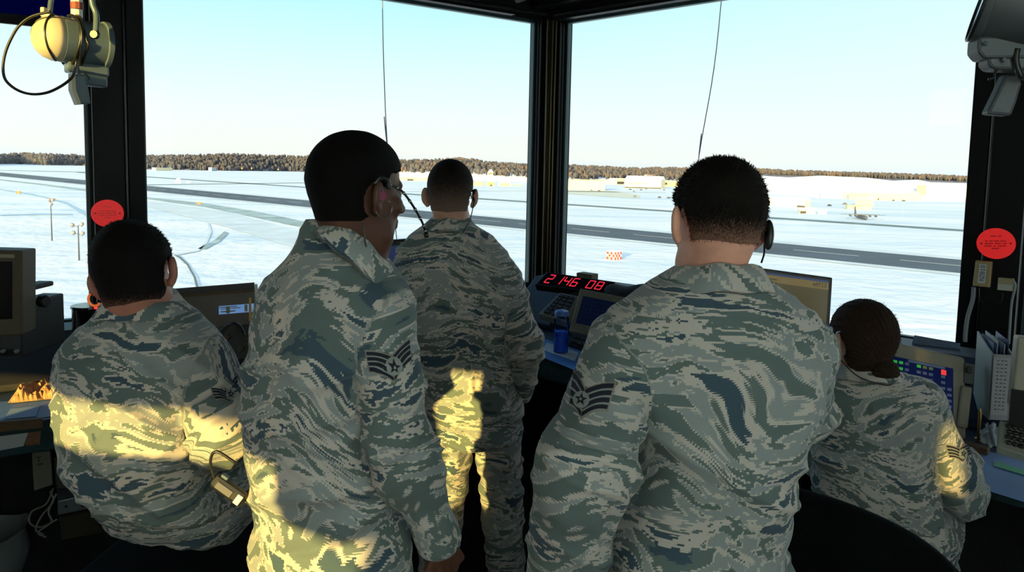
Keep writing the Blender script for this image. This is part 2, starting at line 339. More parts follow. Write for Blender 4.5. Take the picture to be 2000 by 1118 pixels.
hs=hill('hill_right',[(1380,347,366),(1480,343,378),(1540,346.5,382),(1600,343,386),(1690,347,388),(1740,353,390),(1790,351,391),(1815,356,392),(1890,358,394),(2100,360,396)],hsnow,500)
hr=hill('hill_far',[(1250,334,349),(1480,337,350),(1560,341,353),(1690,345,356),(1800,349,360),(1890,353,363),(2100,356,366)],hbr,1500)
forest('forest',hl,4200,-200,735,.0,1,(6,10),tb,'brown leafless forest covering the low ridge beyond the left windows')
forest('forest',hm,2800,705,1430,.22,1,(7,12),tb[:3]+tb[:2]+tw[3:],'sunlit brown forest on the ridge behind the cream hangars')
forest('forest',hr,1900,1260,2080,.5,1,(5,9),tw,'thin line of brown trees on the skyline above the bare snow hill')
forest('forest',([(x,a_,b2) for x,a_,b2 in [(1490,360,371),(1600,365,379),(1640,368,382)]],60),140,1492,1600,.0,.8,(4,8),tw,'strip of tan scrub beside the small cream building by the snow hill')
# ---- buildings (base line from pixels, built standing on the ground)
cream=mat('cream_metal_siding',(.82,.66,.38),.7,var=.06,vscale=.05); ochre=mat('ochre_siding',(.75,.52,.28),.7,var=.1,vscale=.05)
pale=mat('pale_white_siding',(.80,.72,.54),.7); rsnow=mat('roof_snow',(.85,.86,.86),.9); dk=mat('dark_opening',(.05,.045,.045),.8); brick=mat('brown_brick',(.25,.12,.07),.8); gry=mat('grey_blue_siding',(.35,.42,.48),.7)
def building(x0,x1,yt,yb,m,label,dep=30,roof='flat',roofm=None,win=0,doors=(),yb2=None,cat='building',name='hangar',group=None,yt2=None,h=None):
    A=gp(x0,yb); B=gp(x1,yb2 if yb2 else yb); rt_=ray(x0,yt); H=EYE[2]+rt_[2]*(A[1]/rt_[1])-G
    u=(B-A); W=np.linalg.norm(u); u=u/W; v=np.array([-u[1],u[0],0]); v=v if v[1]>0 else -v
    t=empty(name,(A+B)/2,label,cat,group); mb=MB(); c=(A+B)/2+v*dep/2
    mb.box(c+Z3*(H/2-.4),(W,dep,H+.8-.0),(u,v,Z3)); mb.build('walls',m,t)
    rm=roofm or rsnow; mb=MB()
    if roof=='flat': mb.box(c+Z3*(H+.5),(W+1,dep+1,1.0),(u,v,Z3))
    elif roof=='gable': # ridge along depth, gable towards the tower
        mb.extrude([(-W/2-.6,0),(W/2+.6,0),(0,H*.42)],c-v*(dep/2+.6)+Z3*H,u,Z3,v,dep+1.2)
    elif roof=='side': mb.extrude([(-dep/2-.8,0),(dep/2+.8,0),(0,H*.4)],c-u*(W/2+.6)+Z3*H,v,Z3,u,W+1.2)
    elif roof=='arch':
        mb.extrude([(W/2*1.03*math.cos(k_*math.pi/12),H*.5*math.sin(k_*math.pi/12)) for k_ in range(13)],c-v*(dep/2+.6)+Z3*H,u,Z3,v,dep+1.2)
    mb.build('roof',rm,t)
    for fx0,fx1,fz0,fz1 in doors:
        mb=MB(); mb.box(A+u*W*(fx0+fx1)/2-v*.15+Z3*H*(fz0+fz1)/2,(W*(fx1-fx0),.5,H*(fz1-fz0)),(u,v,Z3)); mb.build('door',dk,t)
    for k_ in range(win):
        mb=MB(); mb.box(A+u*W*(.12+.5*k_/max(win-1,1))-v*.1+Z3*H*.55,(W*.022,.4,H*.12),(u,v,Z3)); mb.build('window',brick,t)
    return t,A,B,H,u,v
building(778,838,345,352.5,ochre,'low orange sunlit building just right of the turned head',60,'flat',doors=((.3,.5,0,.45),),yb2=354.5,name='warehouse')
for x in (922,940):
    A=gp(x+5,350); rt_=ray(x,331); H=EYE[2]+rt_[2]*(A[1]/rt_[1]); R=5/F*A[1]
    t=empty('storage_tank',A,'white cylindrical storage tank on the hillside, %s of the pair'%('left' if x==922 else 'right'),'tank')
    MB().lathe(A,Z3,[(-1,R),(H-G-2,R)],20).build('tank_shell',pale,t); MB().lathe(A+Z3*(H-G-2),Z3,[(0,R*1.03),(R*.4,.3)],20).build('tank_roof',brick if x==940 else rsnow,t)
building(926,944,357.5,363,cream,'small cream gabled shed, leftmost of the row right of the far airman',6,'arch',cream,name='shed')
building(952,966,358,363.6,ochre,'small orange arched shed with a dark door',6,'arch',ochre,doors=((.4,.6,0,.5),),name='shed')
building(976,997,358.5,364.2,cream,'small cream arched shed between the orange shed and a grey one',6,'arch',pale,name='shed')
building(999,1022,359.5,364.6,gry,'long grey blue shed at the right end of the shed row',6,'flat',name='shed')
building(956,964,337.5,340.5+12,ochre,'small yellow house in the trees on the hillside',8,'gable',name='house')
building(1070,1181,351,370,cream,'large plain cream hangar right of the corner post',50,'flat',mat('roof_edge_ochre',(.6,.42,.2),.8),yb2=372)
building(1220,1291,350,367,cream,'wide cream hangar with a row of small windows below the tree line',60,'side',None,win=8,doors=((.0,1,0,.12),),yb2=369)
building(1205,1220,349,361,cream,'cream annex at the left of the windowed hangar',30,'flat',doors=((0,.9,.1,.5),),name='annex')
building(1291,1318,353,364,ochre,'ochre annex at the right of the windowed hangar',25,'flat',doors=((.02,.45,.3,.7),),yb2=365.5,name='annex')
t_,A,B,H,u,v=building(1262,1273,342.5,362,brick,'narrow brown brick block on the windowed hangar roof line',8,'flat',doors=(),name='tower_block')
building(1489,1506,360,375.5,cream,'small cream block just right of the nearest head',25,'flat')
building(1558,1582,367.5,377,cream,'small cream block below the brown scrub',25,'flat',yb2=377.5)
building(1470,1572,388,401,pale,'long low white hangar right of the nearest head',26,'side',rsnow,doors=((.02,.12,.0,.18),(.85,1,0,.25)),yb2=405.5)
building(1562,1592,409,417,cream,'little tan hut with a dark opening in front of the long white hangar',9,'flat',doors=((.02,.42,0,.6),),yb2=418,name='hut')
building(1606,1614,413.5,418.5,pale,'tiny white hut on the snow right of the tan hut',6,'flat',name='hut')
building(1655,1702,402,409,mat('olive_yellow_siding',(.62,.58,.30),.8),'olive yellow shed behind the parked cargo plane',12,'flat',mat('olive_roof',(.50,.50,.28),.8),yb2=410.5,name='shed')
building(1692,1706,389,402.5,cream,'boxy cream hut above the parked cargo plane',18,'flat',name='hut')
building(1640,1692,374,388,pale,'broad pale hangar at the foot of the snow hill',40,'flat')
building(1692,1800,378,391,cream,'long cream hangar at the foot of the snow hill',40,'flat',mat('cream_roof',(.85,.8,.62),.8),doors=((.2,.22,0,.3),),yb2=392)
building(1808,1920,363.5,390,mat('bright_cream_siding',(.86,.74,.48),.7),'biggest bright cream hangar beside the right column',60,'flat',pale,yb2=393)
building(297,330,328,333.5,cream,'low cream building at the foot of the left ridge',20,'flat',name='warehouse')
building(407,416,327.5,334,gry,'pale blue boxy hut at the foot of the left ridge',20,'flat',rsnow,name='hut')
# snow pile
def mound(px,py,w_,h_,lab):
    c=gp(px,py); R=w_/2/F*c[1]*1.0; H=h_/F*c[1]; V=[];Fc=[]; n,m_=20,6
    for j in range(m_+1):
        for i in range(n):
            th=2*math.pi*i/n; ph=j/m_*math.pi/2; k_=1+.12*math.sin(3*th+px); V.append((c[0]+R*k_*math.cos(ph)*math.cos(th),c[1]+R*k_*math.cos(ph)*math.sin(th),G-.3+(H+.3)*math.sin(ph)))
    for j in range(m_):
        for i in range(n): Fc.append((j*n+i,j*n+(i+1)%n,(j+1)*n+(i+1)%n,(j+1)*n+i))
    o=link_mesh('snow_pile',V,Fc,rsnow,smooth=True); setp(o,lab,'snow pile'); return o
mound(349,358,13,10,'tall white snow pile beyond the runway, left of the darker airmen')
mound(370,357.5,12,4,'low snow pile to the right of the tall one beyond the runway')
# ---- parked cargo plane
gm=mat('aircraft_grey',(.09,.10,.12),.6)
A=gp(1693,431); sc=A[1]/F
t=empty('cargo_plane',A,'grey four engined cargo plane parked on the snow beyond the runway','airplane')
fl=13*sc/2*.62; ax=np.array([.18,1,0]); ax/=np.linalg.norm(ax); sd=np.array([ax[1],-ax[0],0])
cz=A+Z3*(fl*1.25)
MB().lathe(cz-ax*0,ax,[(0,.1),(1,fl*.55),(3,fl*.9),(6,fl),(26,fl),(33,fl*.6),(38,fl*.15)],16).build('fuselage',gm,t,True)
wz=cz+ax*13+Z3*fl*1.0
for s in (-1,1):
    mb=MB(); mb.add([wz-ax*3,wz+ax*3,wz+sd*s*43*sc+ax*1.6+Z3*.3,wz+sd*s*43*sc-ax*.6+Z3*.3]+[q+Z3*.7 for q in (wz-ax*3,wz+ax*3,wz+sd*s*43*sc+ax*1.6-Z3*.2,wz+sd*s*43*sc-ax*.6-Z3*.2)],[(0,1,2,3),(4,7,6,5),(0,3,7,4),(1,5,6,2),(2,6,7,3),(0,4,5,1)]); mb.build('wing',gm,t)
    for k_ in (.30,.55):
        e=wz+sd*s*43*sc*k_-Z3*.7; MB().lathe(e-ax*4.2,ax,[(0,.3),(.6,.8),(4,.85),(6,.3)],12).build('engine',mat('engine_dark_grey',(.09,.10,.11),.5),t,True)
tz=cz+ax*35+Z3*fl*.5
mb=MB(); mb.extrude([(-3.5,0),(2.5,0),(3.2,17*sc),(.8,17*sc)],tz-sd*.2,ax,Z3,sd,.5); mb.build('tail_fin',gm,t)
mb=MB(); mb.box(tz+Z3*16.6*sc+ax*1.5,(16*sc,3,.4),(sd,ax,Z3)); mb.build('tailplane',gm,t)
MB().box(A+ax*3+Z3*.8,(.4,.9,1.6),(sd,ax,Z3)).build('landing_gear',dk,t)
# ---- red and white checkered hut near the runway
A=gp(1185,506); B=gp(1200,508); u=(B-A); W=np.linalg.norm(u); u/=W; v=np.array([-u[1],u[0],0]); sc=A[1]/F; H=15*sc
t=empty('checkered_hut',(A+B)/2,'small red and white checkered hut standing in the snow before the runway','hut')
red=mat('signal_red_paint',(.80,.06,.02),.6); wht=mat('white_paint',(.85,.85,.82),.6)
mb=MB(); dp=16*sc*1.3; mb.box((A+B)/2+v*dp/2+Z3*H/2,(W,dp,H),(u,v,Z3)); mb.build('walls',wht,t)
mb=MB()
for i in range(4):
    for j in range(3):
        if (i+j)%2==0: mb.box(A+u*W*(i+.5)/4-v*.06+Z3*H*(j+.5)/3,(W/4,.12,H/3),(u,v,Z3))
for i in range(5):
    for j in range(3):
        if (i+j)%2==0: mb.box(B+u*.06+v*dp*(i+.5)/5+Z3*H*(j+.5)/3,(.12,dp/5,H/3),(u,v,Z3))
mb.build('checker_panels',red,t); MB().box((A+B)/2+v*dp/2+Z3*(H+.15),(W+.3,dp+.3,.3),(u,v,Z3)).build('roof',rsnow,t)
# ---- floodlight masts at left
def mast(px,yt,yb,heads,lab):
    A=gp(px[1],yb); r1=ray(px[0],yt); H=EYE[2]+r1[2]*(A[1]/r1[1])-G; sc=A[1]/F
    t=empty('floodlight_mast',A,lab,'light mast'); gmm=mat('galvanised_mast',(.06,.07,.09),.5,metal=.4)
    MB().tube([A-Z3*.3,A+Z3*H],[.32,.16],8).build('pole',gmm,t)
    for dx,dy in heads:
        q=A+Z3*(H-dy*sc)+np.array([dx*sc,0,0]); MB().tube([A+Z3*(H-dy*sc-.5),q-Z3*.3],.10,6).build('arm',gmm,t)
        mb=MB(); mb.lathe(q+np.array([0,-.5,.2]),np.array([.3*np.sign(dx),.9,-.4]),[(0,.4),(.3,.75),(.9,.8)],12); mb.build('floodlight',mat('floodlight_housing',(.22,.22,.24),.4),t)
mast((99.5,101.5),391,470,((-2.5,0),(3,-.5),(0,8)),'tall thin floodlight mast on the snow, left of the pair')
mast((151,154.5),440,508,((-11,0),(6,-2),(-9,15),(7,16)),'four headed floodlight mast on the snow beside the left column')
# ---- obstruction and taxi lights
def lampost(px,py,hpx,lab,base=True,em=(1.0,.25,.03),r=1.1):
    A=gp(px,py); sc=A[1]/F; t=empty('airfield_light',A,lab,'light','airfield lights' if hpx>2 else None)
    H=hpx*sc; MB().tube([A-Z3*.3,A+Z3*H],.12*sc,6).build('pole',gm,t)
    bm=bmesh.new(); bmesh.ops.create_icosphere(bm,subdivisions=2,radius=r*sc*1.25); me=bpy.data.meshes.new('lamp'); bm.to_mesh(me); bm.free(); me.materials.append(mat('orange_lamp_glow',(.9,.3,.05),emit=em,es=2.2))
    o=bpy.data.objects.new('lamp',me); COL.objects.link(o); o.parent=t; o.location=(0,0,H)
for x,y,l in ((430,328,'leftmost'),(472.5,329,'second'),(491.5,329,'third'),(543.5,331,'fourth'),(600,332,'rightmost')): lampost(x,y+5.5,5.5,'glowing orange airfield light at the left ridge foot, %s of five'%l)
def sign(px,py,wpx,lab):
    A=gp(px,py); sc=A[1]/F; t=empty('airfield_sign',A,lab,'sign'); w_=wpx*sc
    MB().box(A+Z3*w_*.35,(w_,w_*.15,w_*.5)).build('sign_board',mat('orange_sign',(.45,.12,.03),.6,emit=(1,.3,.05),es=.08),t)
    mb=MB(); mb.box(A+Z3*w_*.05-np.array([w_*.35,0,0]),(w_*.08,w_*.1,w_*.2)); mb.box(A+Z3*w_*.05+np.array([w_*.35,0,0]),(w_*.08,w_*.1,w_*.2)); mb.build('legs',dk,t)
sign(36,379,9,'orange airfield sign in the snow at the far left window'); sign(103,393,9,'orange airfield sign just above the thin floodlight mast'); sign(389,400,8,'orange airfield sign on the grey taxiway edge')
# parked vehicles near the hangars
cars=[(1155,372.5,gm),(1170,373.5,dk),(1231,371,dk),(1238,375,gm),(1252,372,dk),(1262,370,gm),(1297,372,gm),(1288,387,dk),(1306,388,gm),(1240,385.5,gm),(1620,403,dk),(1650,400,gm),(1745,393,gm),(1765,393.5,dk)]
for i,(x,y,m_) in enumerate(cars):
    A=gp(x,y); sc=A[1]/F; ax_=np.array([1,.3*(-1)**i,0]); ax_/=np.linalg.norm(ax_); ay=np.array([-ax_[1],ax_[0],0]); Lc=4.5+ (i%3)
    t=empty('parked_vehicle',A,'tiny dark vehicle parked on the snow among the far hangars','vehicle','vehicles parked by the hangars')
    MB().box(A+Z3*.9,(Lc,2,1.3),(ax_,ay,Z3),bev=.3).build('vehicle_body',m_,t); MB().box(A+Z3*2.0,(Lc*.55,1.8,1.0),(ax_,ay,Z3),bev=.3).build('cabin',dk,t)
# ---- thin cables hanging outside the glass
for i,(a,b2,lab) in enumerate((((746,-60),(775,470),'thin dark cable hanging outside the left window above the turned head'),((1415,-60),(1352,420),'thin dark cable hanging outside the right window above the nearest head'))):
    n=[NL,NR][i]; o_=Cn+n*.9; pts=[onpl(a[0],a[1],o_,n),onpl(b2[0],b2[1],o_,n)]
    if i==1: pts=[onpl(1415,-60,o_,n),onpl(1395,130,o_,n),onpl(1366,300,o_,n),onpl(1352,420,o_,n)]
    else: pts=[onpl(746,-60,o_,n),onpl(749,110,o_,n),onpl(757,290,o_,n),onpl(775,470,o_,n)]
    d0=pts[0]-pts[1]; d1=pts[-1]-pts[-2]; pts=[pts[0]+d0*2]+pts+[pts[-1]+d1*14]
    o=MB().tube(smooth_path(pts,5),.0035,6).build('outside_cable',mat('steel_cable',(.05,.09,.13),.5)); setp(o,lab,'cable')
# ================================================================ PEOPLE (signed-distance modelling, meshed here)
def smin(a,b,k):
    h=np.clip(.5+.5*(b-a)/k,0,1); return b+(a-b)*h-k*h*(1-h)
def cone(P,a,b,ra,rb):
    a=np.asarray(a,float); b=np.asarray(b,float); ab=b-a; t=np.clip(((P-a)@ab)/(ab@ab+1e-12),0,1)
    return np.linalg.norm(P-a-t[:,None]*ab,axis=1)-(ra+(rb-ra)*t)
def chain(P,pts,rs,k=.02):
    d=None
    for i in range(len(pts)-1):
        e=cone(P,pts[i],pts[i+1],rs[i],rs[i+1]); d=e if d is None else smin(d,e,k)
    return d
def ell(q,c,r):
    q=q-np.array(c); r=np.array(r); k0=np.linalg.norm(q/r,axis=1); k1=np.linalg.norm(q/(r*r),axis=1)+1e-9
    return k0*(k0-1)/k1
def _h(i,j,k,s):
    n=(i*374761393+j*668265263+k*1274126177+s*974634777)&0xffffffff
    n=((n^(n>>13))*1274126177)&0xffffffff; return ((n^(n>>16))&0xffff)/65535.
def vnoise(Q,s=0):
    i=np.floor(Q).astype(np.int64); f=Q-i; f=f*f*(3-2*f); r=0
    for a in (0,1):
        for b in (0,1):
            for c in (0,1):
                wt=(f[:,0] if a else 1-f[:,0])*(f[:,1] if b else 1-f[:,1])*(f[:,2] if c else 1-f[:,2])
                r=r+wt*_h(i[:,0]+a,i[:,1]+b,i[:,2]+c,s)
    return r
def rotq(P,ax,ang):
    c,s=math.cos(ang),math.sin(ang); Q=P.copy(); i,j=[(1,2),(0,2),(0,1)][ax]
    Q[:,i]=c*P[:,i]-s*P[:,j]; Q[:,j]=s*P[:,i]+c*P[:,j]; return Q
def mesh_sdf(fn,lo,hi,h):
    lo=np.array(lo,float); hi=np.array(hi,float); B=8
    n=(np.ceil((hi-lo)/h).astype(int)//B+1)*B+1
    D=np.full(n,9.,np.float32); nb=(n-1)//B
    bi=np.stack(np.meshgrid(*[np.arange(q) for q in nb],indexing='ij'),-1).reshape(-1,3)
    cen=lo+(bi*B+B/2)*h; rad=B*h*.8660*1.5
    dc=fn(cen); act=bi[np.abs(dc)<rad]
    ina=bi[(dc<=-rad)]
    for b in ina: D[b[0]*B:b[0]*B+B+1,b[1]*B:b[1]*B+B+1,b[2]*B:b[2]*B+B+1]=-9
    g=np.stack(np.meshgrid(*[np.arange(B+1)]*3,indexing='ij'),-1).reshape(-1,3)
    for s in range(0,len(act),400):
        bb=act[s:s+400]; idx=(bb[:,None,:]*B+g[None]).reshape(-1,3); d=fn(lo+idx*h); D[idx[:,0],idx[:,1],idx[:,2]]=d
    S_=D<0; m=n-1
    cnt=np.zeros(m,np.int8)
    for a in (0,1):
        for b in (0,1):
            for c in (0,1): cnt+=S_[a:m[0]+a,b:m[1]+b,c:m[2]+c]
    cells=np.argwhere((cnt>0)&(cnt<8)); id_=np.full(m,-1,np.int64); id_[cells[:,0],cells[:,1],cells[:,2]]=np.arange(len(cells))
    acc=np.zeros((len(cells),3)); num=np.zeros(len(cells))
    cor=[(a,b,c) for a in (0,1) for b in (0,1) for c in (0,1)]
    for u in cor:
        for ax in range(3):
            if u[ax]==0:
                v=list(u); v[ax]=1
                du=D[cells[:,0]+u[0],cells[:,1]+u[1],cells[:,2]+u[2]]; dv=D[cells[:,0]+v[0],cells[:,1]+v[1],cells[:,2]+v[2]]
                x=(du<0)!=(dv<0); t=np.where(x,du/np.where(x,du-dv,1),0)
                p_=np.array(u,float)[None]+0*acc; p_[:,ax]+=t; acc+=p_*x[:,None]; num+=x
    V=lo+(cells+acc/num[:,None])*h
    Fc=[]
    for ax in range(3):
        sl=[slice(1,-1)]*3; sl[ax]=slice(0,-1); s0=S_[tuple(sl)]
        sl2=[slice(1,-1)]*3; sl2[ax]=slice(1,None); s1=S_[tuple(sl2)]
        e=np.argwhere(s0!=s1); off=np.array([1,1,1]); off[ax]=0; e2=e+off
        neg=s0[e[:,0],e[:,1],e[:,2]]
        a1,a2=[(1,2),(2,0),(0,1)][ax]
        def cid(d1,d2):
            q=e2.copy(); q[:,a1]-=d1; q[:,a2]-=d2; return id_[q[:,0],q[:,1],q[:,2]]
        q=np.stack([cid(1,1),cid(0,1),cid(0,0),cid(1,0)],1); q[~neg]=q[~neg][:,::-1]; Fc.append(q[(q>=0).all(1)])
    Fc=np.concatenate(Fc)
    for _ in range(2):
        d=fn(V); G_=grad(fn,V,h*.4); V=V-G_*np.clip(d,-h,h)[:,None]
    return V,Fc
def grad(fn,P,e=.002):
    g=np.stack([fn(P+np.eye(3)[i]*e)-fn(P-np.eye(3)[i]*e) for i in range(3)],1); return g/(np.linalg.norm(g,axis=1)[:,None]+1e-9)
def sm_obj(name,V,Fc,m,parent,attr=None,mis=None):
    V=np.asarray(V); og=np.array(parent.location) if parent is not None else V.mean(0)
    me=bpy.data.meshes.new(name); me.vertices.add(len(V)); me.vertices.foreach_set('co',(V-og).astype(np.float32).ravel())
    Fc=np.asarray(Fc); k=Fc.shape[1]; me.loops.add(Fc.size); me.loops.foreach_set('vertex_index',Fc.ravel().astype(np.int32))
    me.polygons.add(len(Fc)); me.polygons.foreach_set('loop_start',np.arange(0,Fc.size,k,dtype=np.int32)); me.polygons.foreach_set('use_smooth',[True]*len(Fc))
    for mm in (m if isinstance(m,(list,tuple)) else [m]): me.materials.append(mm)
    if mis is not None: me.polygons.foreach_set('material_index',np.asarray(mis,np.int32))
    if attr is not None:
        at_=me.attributes.new('cloth','FLOAT_VECTOR','POINT'); at_.data.foreach_set('vector',attr.astype(np.float32).ravel())
    me.update(); me.validate()
    o=bpy.data.objects.new(name,me); COL.objects.link(o); o.parent=parent
    if parent is None: o.location=og
    return o
# ---- materials for people
def camo(name='tiger_stripe_camouflage_cloth'):
    if name in MATS: return MATS[name]
    m=bpy.data.materials.new(name); m.use_nodes=True; nt=m.node_tree; b=nt.nodes['Principled BSDF']; b.inputs['Roughness'].default_value=.85; b.inputs['Specular IOR Level'].default_value=.15
    b.inputs['Sheen Weight'].default_value=.15
    a=N(nt,'ShaderNodeAttribute',attribute_name='cloth')
    snap=N(nt,'ShaderNodeVectorMath',operation='SNAP'); snap.inputs[1].default_value=(.0036,.0036,.0036)
    # slow warp so stripes flow
    w1=N(nt,'ShaderNodeTexNoise',inp={'Scale':3.0,'Detail':1.5}); L(nt,a.outputs['Vector'],w1.inputs['Vector'])
    w2=N(nt,'ShaderNodeVectorMath',operation='SUBTRACT'); L(nt,w1.outputs['Color'],w2.inputs[0]); w2.inputs[1].default_value=(.5,.5,.5)
    w3=N(nt,'ShaderNodeVectorMath',operation='SCALE',inp={'Scale':.30}); L(nt,w2.outputs[0],w3.inputs[0])
    L(nt,a.outputs['Vector'],snap.inputs[0])
    w4=N(nt,'ShaderNodeVectorMath',operation='ADD'); L(nt,snap.outputs[0],w4.inputs[0]); L(nt,w3.outputs[0],w4.inputs[1])
    def ns(sc,loc,det,rough):
        mp=N(nt,'ShaderNodeMapping',inp={'Scale':sc,'Location':loc}); L(nt,w4.outputs[0],mp.inputs[0])
        n=N(nt,'ShaderNodeTexNoise',inp={'Scale':1.,'Detail':det,'Roughness':rough}); L(nt,mp.outputs[0],n.inputs['Vector']); return n.outputs[0]
    A=ns((3.5,10.5,1),(0,0,0),4,.60); Bn=ns((5,17,1),(3.3,7.1,0),4,.58); Cn_=ns((4.2,15,1),(9.3,1.7,4),4,.58)
    slate=(.050,.082,.108); green=(.118,.150,.143); grey=(.262,.278,.275); tan=(.50,.44,.39)
    rA=ramp(nt,[(0,slate),(.385,tan),(.412,green),(.480,tan),(.492,grey),(.545,tan),(.568,green),(.645,slate)],'CONSTANT'); L(nt,A,rA.inputs[0])
    def over(base,fac_src,lo,hi,col):
        g1=N(nt,'ShaderNodeMath',operation='GREATER_THAN',inp={1:lo}); L(nt,fac_src,g1.inputs[0])
        g2=N(nt,'ShaderNodeMath',operation='LESS_THAN',inp={1:hi}); L(nt,fac_src,g2.inputs[0])
        g=N(nt,'ShaderNodeMath',operation='MULTIPLY'); L(nt,g1.outputs[0],g.inputs[0]); L(nt,g2.outputs[0],g.inputs[1])
        x=N(nt,'ShaderNodeMix',data_type='RGBA'); L(nt,g.outputs[0],x.inputs['Factor']); L(nt,base,x.inputs['A']); x.inputs['B'].default_value=(*col,1); return x.outputs['Result']
    c=over(rA.outputs[0],Bn,.575,.625,tan); c=over(c,Bn,.625,1,slate); c=over(c,Cn_,.60,1,tan); c=over(c,Cn_,.655,1,green)
    L(nt,c,b.inputs['Base Color'])
    n=N(nt,'ShaderNodeTexNoise',inp={'Scale':900.,'Detail':1}); L(nt,a.outputs['Vector'],n.inputs['Vector'])
    n9=N(nt,'ShaderNodeTexNoise',inp={'Scale':38.,'Detail':3}); L(nt,a.outputs['Vector'],n9.inputs['Vector'])
    bp=N(nt,'ShaderNodeBump',inp={'Strength':.25,'Distance':.0006}); L(nt,n.outputs[0],bp.inputs['Height'])
    bp2=N(nt,'ShaderNodeBump',inp={'Strength':.35,'Distance':.004}); L(nt,n9.outputs[0],bp2.inputs['Height']); L(nt,bp.outputs[0],bp2.inputs['Normal']); L(nt,bp2.outputs[0],b.inputs['Normal'])
    MATS[name]=m; return m
CAMO=camo()
def skin(name,c): return mat(name,c,.5,spec=.35,var=.12,vscale=25,bump=.08,bscale=400,sss=.08)
def hairmat(name,hc,sc,z0,z1,nz=700):
    """hair; grows sparse (skin shows through) below object height z0..z1"""
    m=bpy.data.materials.new(name); m.use_nodes=True; nt=m.node_tree; b=nt.nodes['Principled BSDF']; b.inputs['Roughness'].default_value=.8; b.inputs['Specular IOR Level'].default_value=.12
    tcn=N(nt,'ShaderNodeTexCoord'); s=N(nt,'ShaderNodeSeparateXYZ'); L(nt,tcn.outputs['Object'],s.inputs[0])
    mr=N(nt,'ShaderNodeMapRange',inp={1:z0,2:z1,3:0.,4:1.}); L(nt,s.outputs['Z'],mr.inputs[0])
    mp=N(nt,'ShaderNodeMapping',inp={'Scale':(1,1,.25)}); L(nt,tcn.outputs['Object'],mp.inputs[0])
    n=N(nt,'ShaderNodeTexNoise',inp={'Scale':float(nz),'Detail':2}); L(nt,mp.outputs[0],n.inputs['Vector'])
    ad=N(nt,'ShaderNodeMath',operation='ADD'); L(nt,mr.outputs[0],ad.inputs[0]); L(nt,n.outputs[0],ad.inputs[1])
    m2=N(nt,'ShaderNodeMapRange',inp={1:.45,2:1.25,3:0.,4:1.}); L(nt,ad.outputs[0],m2.inputs[0])
    x=N(nt,'ShaderNodeMix',data_type='RGBA'); L(nt,m2.outputs[0],x.inputs['Factor']); x.inputs['A'].default_value=(*sc,1); x.inputs['B'].default_value=(*hc,1); L(nt,x.outputs['Result'],b.inputs['Base Color'])
    bp=N(nt,'ShaderNodeBump',inp={'Strength':.6,'Distance':.002}); L(nt,n.outputs[0],bp.inputs['Height']); L(nt,bp.outputs[0],b.inputs['Normal'])
    return m
boot=mat('sage_suede_boot',(.12,.12,.10),.9)
# ---- head in its own frame: x right, y forward, z up, origin between the ears
def head_sdf(q,fem=False):
    d=ell(q,(0,-.012,.035),(.0765,.099,.088))
    d=smin(d,ell(q,(0,-.03,.0),(.068,.072,.075)),.02)
    d=smin(d,ell(q,(0,.028,-.040),(.057,.062,.074)),.025)
    d=smin(d,cone(q,(-.035,.035,-.082),(.035,.035,-.082),.026,.026),.03)
    d=smin(d,ell(q,(0,.068,-.098),(.022,.018,.017)),.02)
    for s in (-1,1):
        d=smin(d,ell(q,(s*.040,.062,-.022),(.022,.020,.018)),.02)           # cheek bones
        d=smin(d,cone(q,(s*.012,.086,.022),(s*.042,.072,.020),.009,.008),.012)   # brow
        d=-smin(-d,ell(q,(s*.031,.093,.002),(.016,.013,.011)),.01)          # eye sockets
        d=smin(d,ell(q,(s*.031,.0745,.001),(.012,.011,.010)),.003)
    d=smin(d,cone(q,(0,.086,.008),(0,.108,-.030),.007,.011),.012)           # nose
    for s in (-1,1): d=smin(d,ell(q,(s*.011,.096,-.034),(.009,.010,.008)),.006)
    d=smin(d,cone(q,(-.018,.086,-.058),(.018,.086,-.058),.006,.006),.008); d=smin(d,cone(q,(-.015,.086,-.069),(.015,.086,-.069),.006,.006),.008)
    d=np.maximum(d,-cone(q,(-.019,.097,-.0635),(.019,.097,-.0635),.003,.003))
    for s in (-1,1):                                                        # ears
        e=q.copy(); e[:,0]*=s; e=e-np.array([.0825,-.008,-.010])
        c,sn=math.cos(.62),math.sin(.62); ex=c*e[:,0]+sn*e[:,1]; ey=-sn*e[:,0]+c*e[:,1]; e=np.stack([ex,ey,e[:,2]],1)
        rim=ell(e,(.006,-.006,.004),(.0095,.019,.032)); rim=smin(rim,ell(e,(.002,.002,-.026),(.007,.010,.012)),.008)
        rim=-smin(-rim,ell(e,(.016,-.003,.004),(.0085,.012,.020)),.004)
        rim=smin(rim,ell(e,(.008,.003,-.002),(.005,.006,.008)),.004)
        d=smin(d,rim,.007)
    return d
def frame(yaw,pitch,roll):
    """columns: right, forward, up. yaw>0 turns right, pitch>0 looks up, roll>0 leans to the right"""
    y,p_,r_=[math.radians(v) for v in (yaw,pitch,roll)]
    Rz=np.array([[math.cos(y),math.sin(y),0],[-math.sin(y),math.cos(y),0],[0,0,1]])
    Rx=np.array([[1,0,0],[0,math.cos(p_),-math.sin(p_)],[0,math.sin(p_),math.cos(p_)]])
    Ry=np.array([[math.cos(r_),0,math.sin(r_)],[0,1,0],[-math.sin(r_),0,math.cos(r_)]])
    return Rz@Rx@Ry
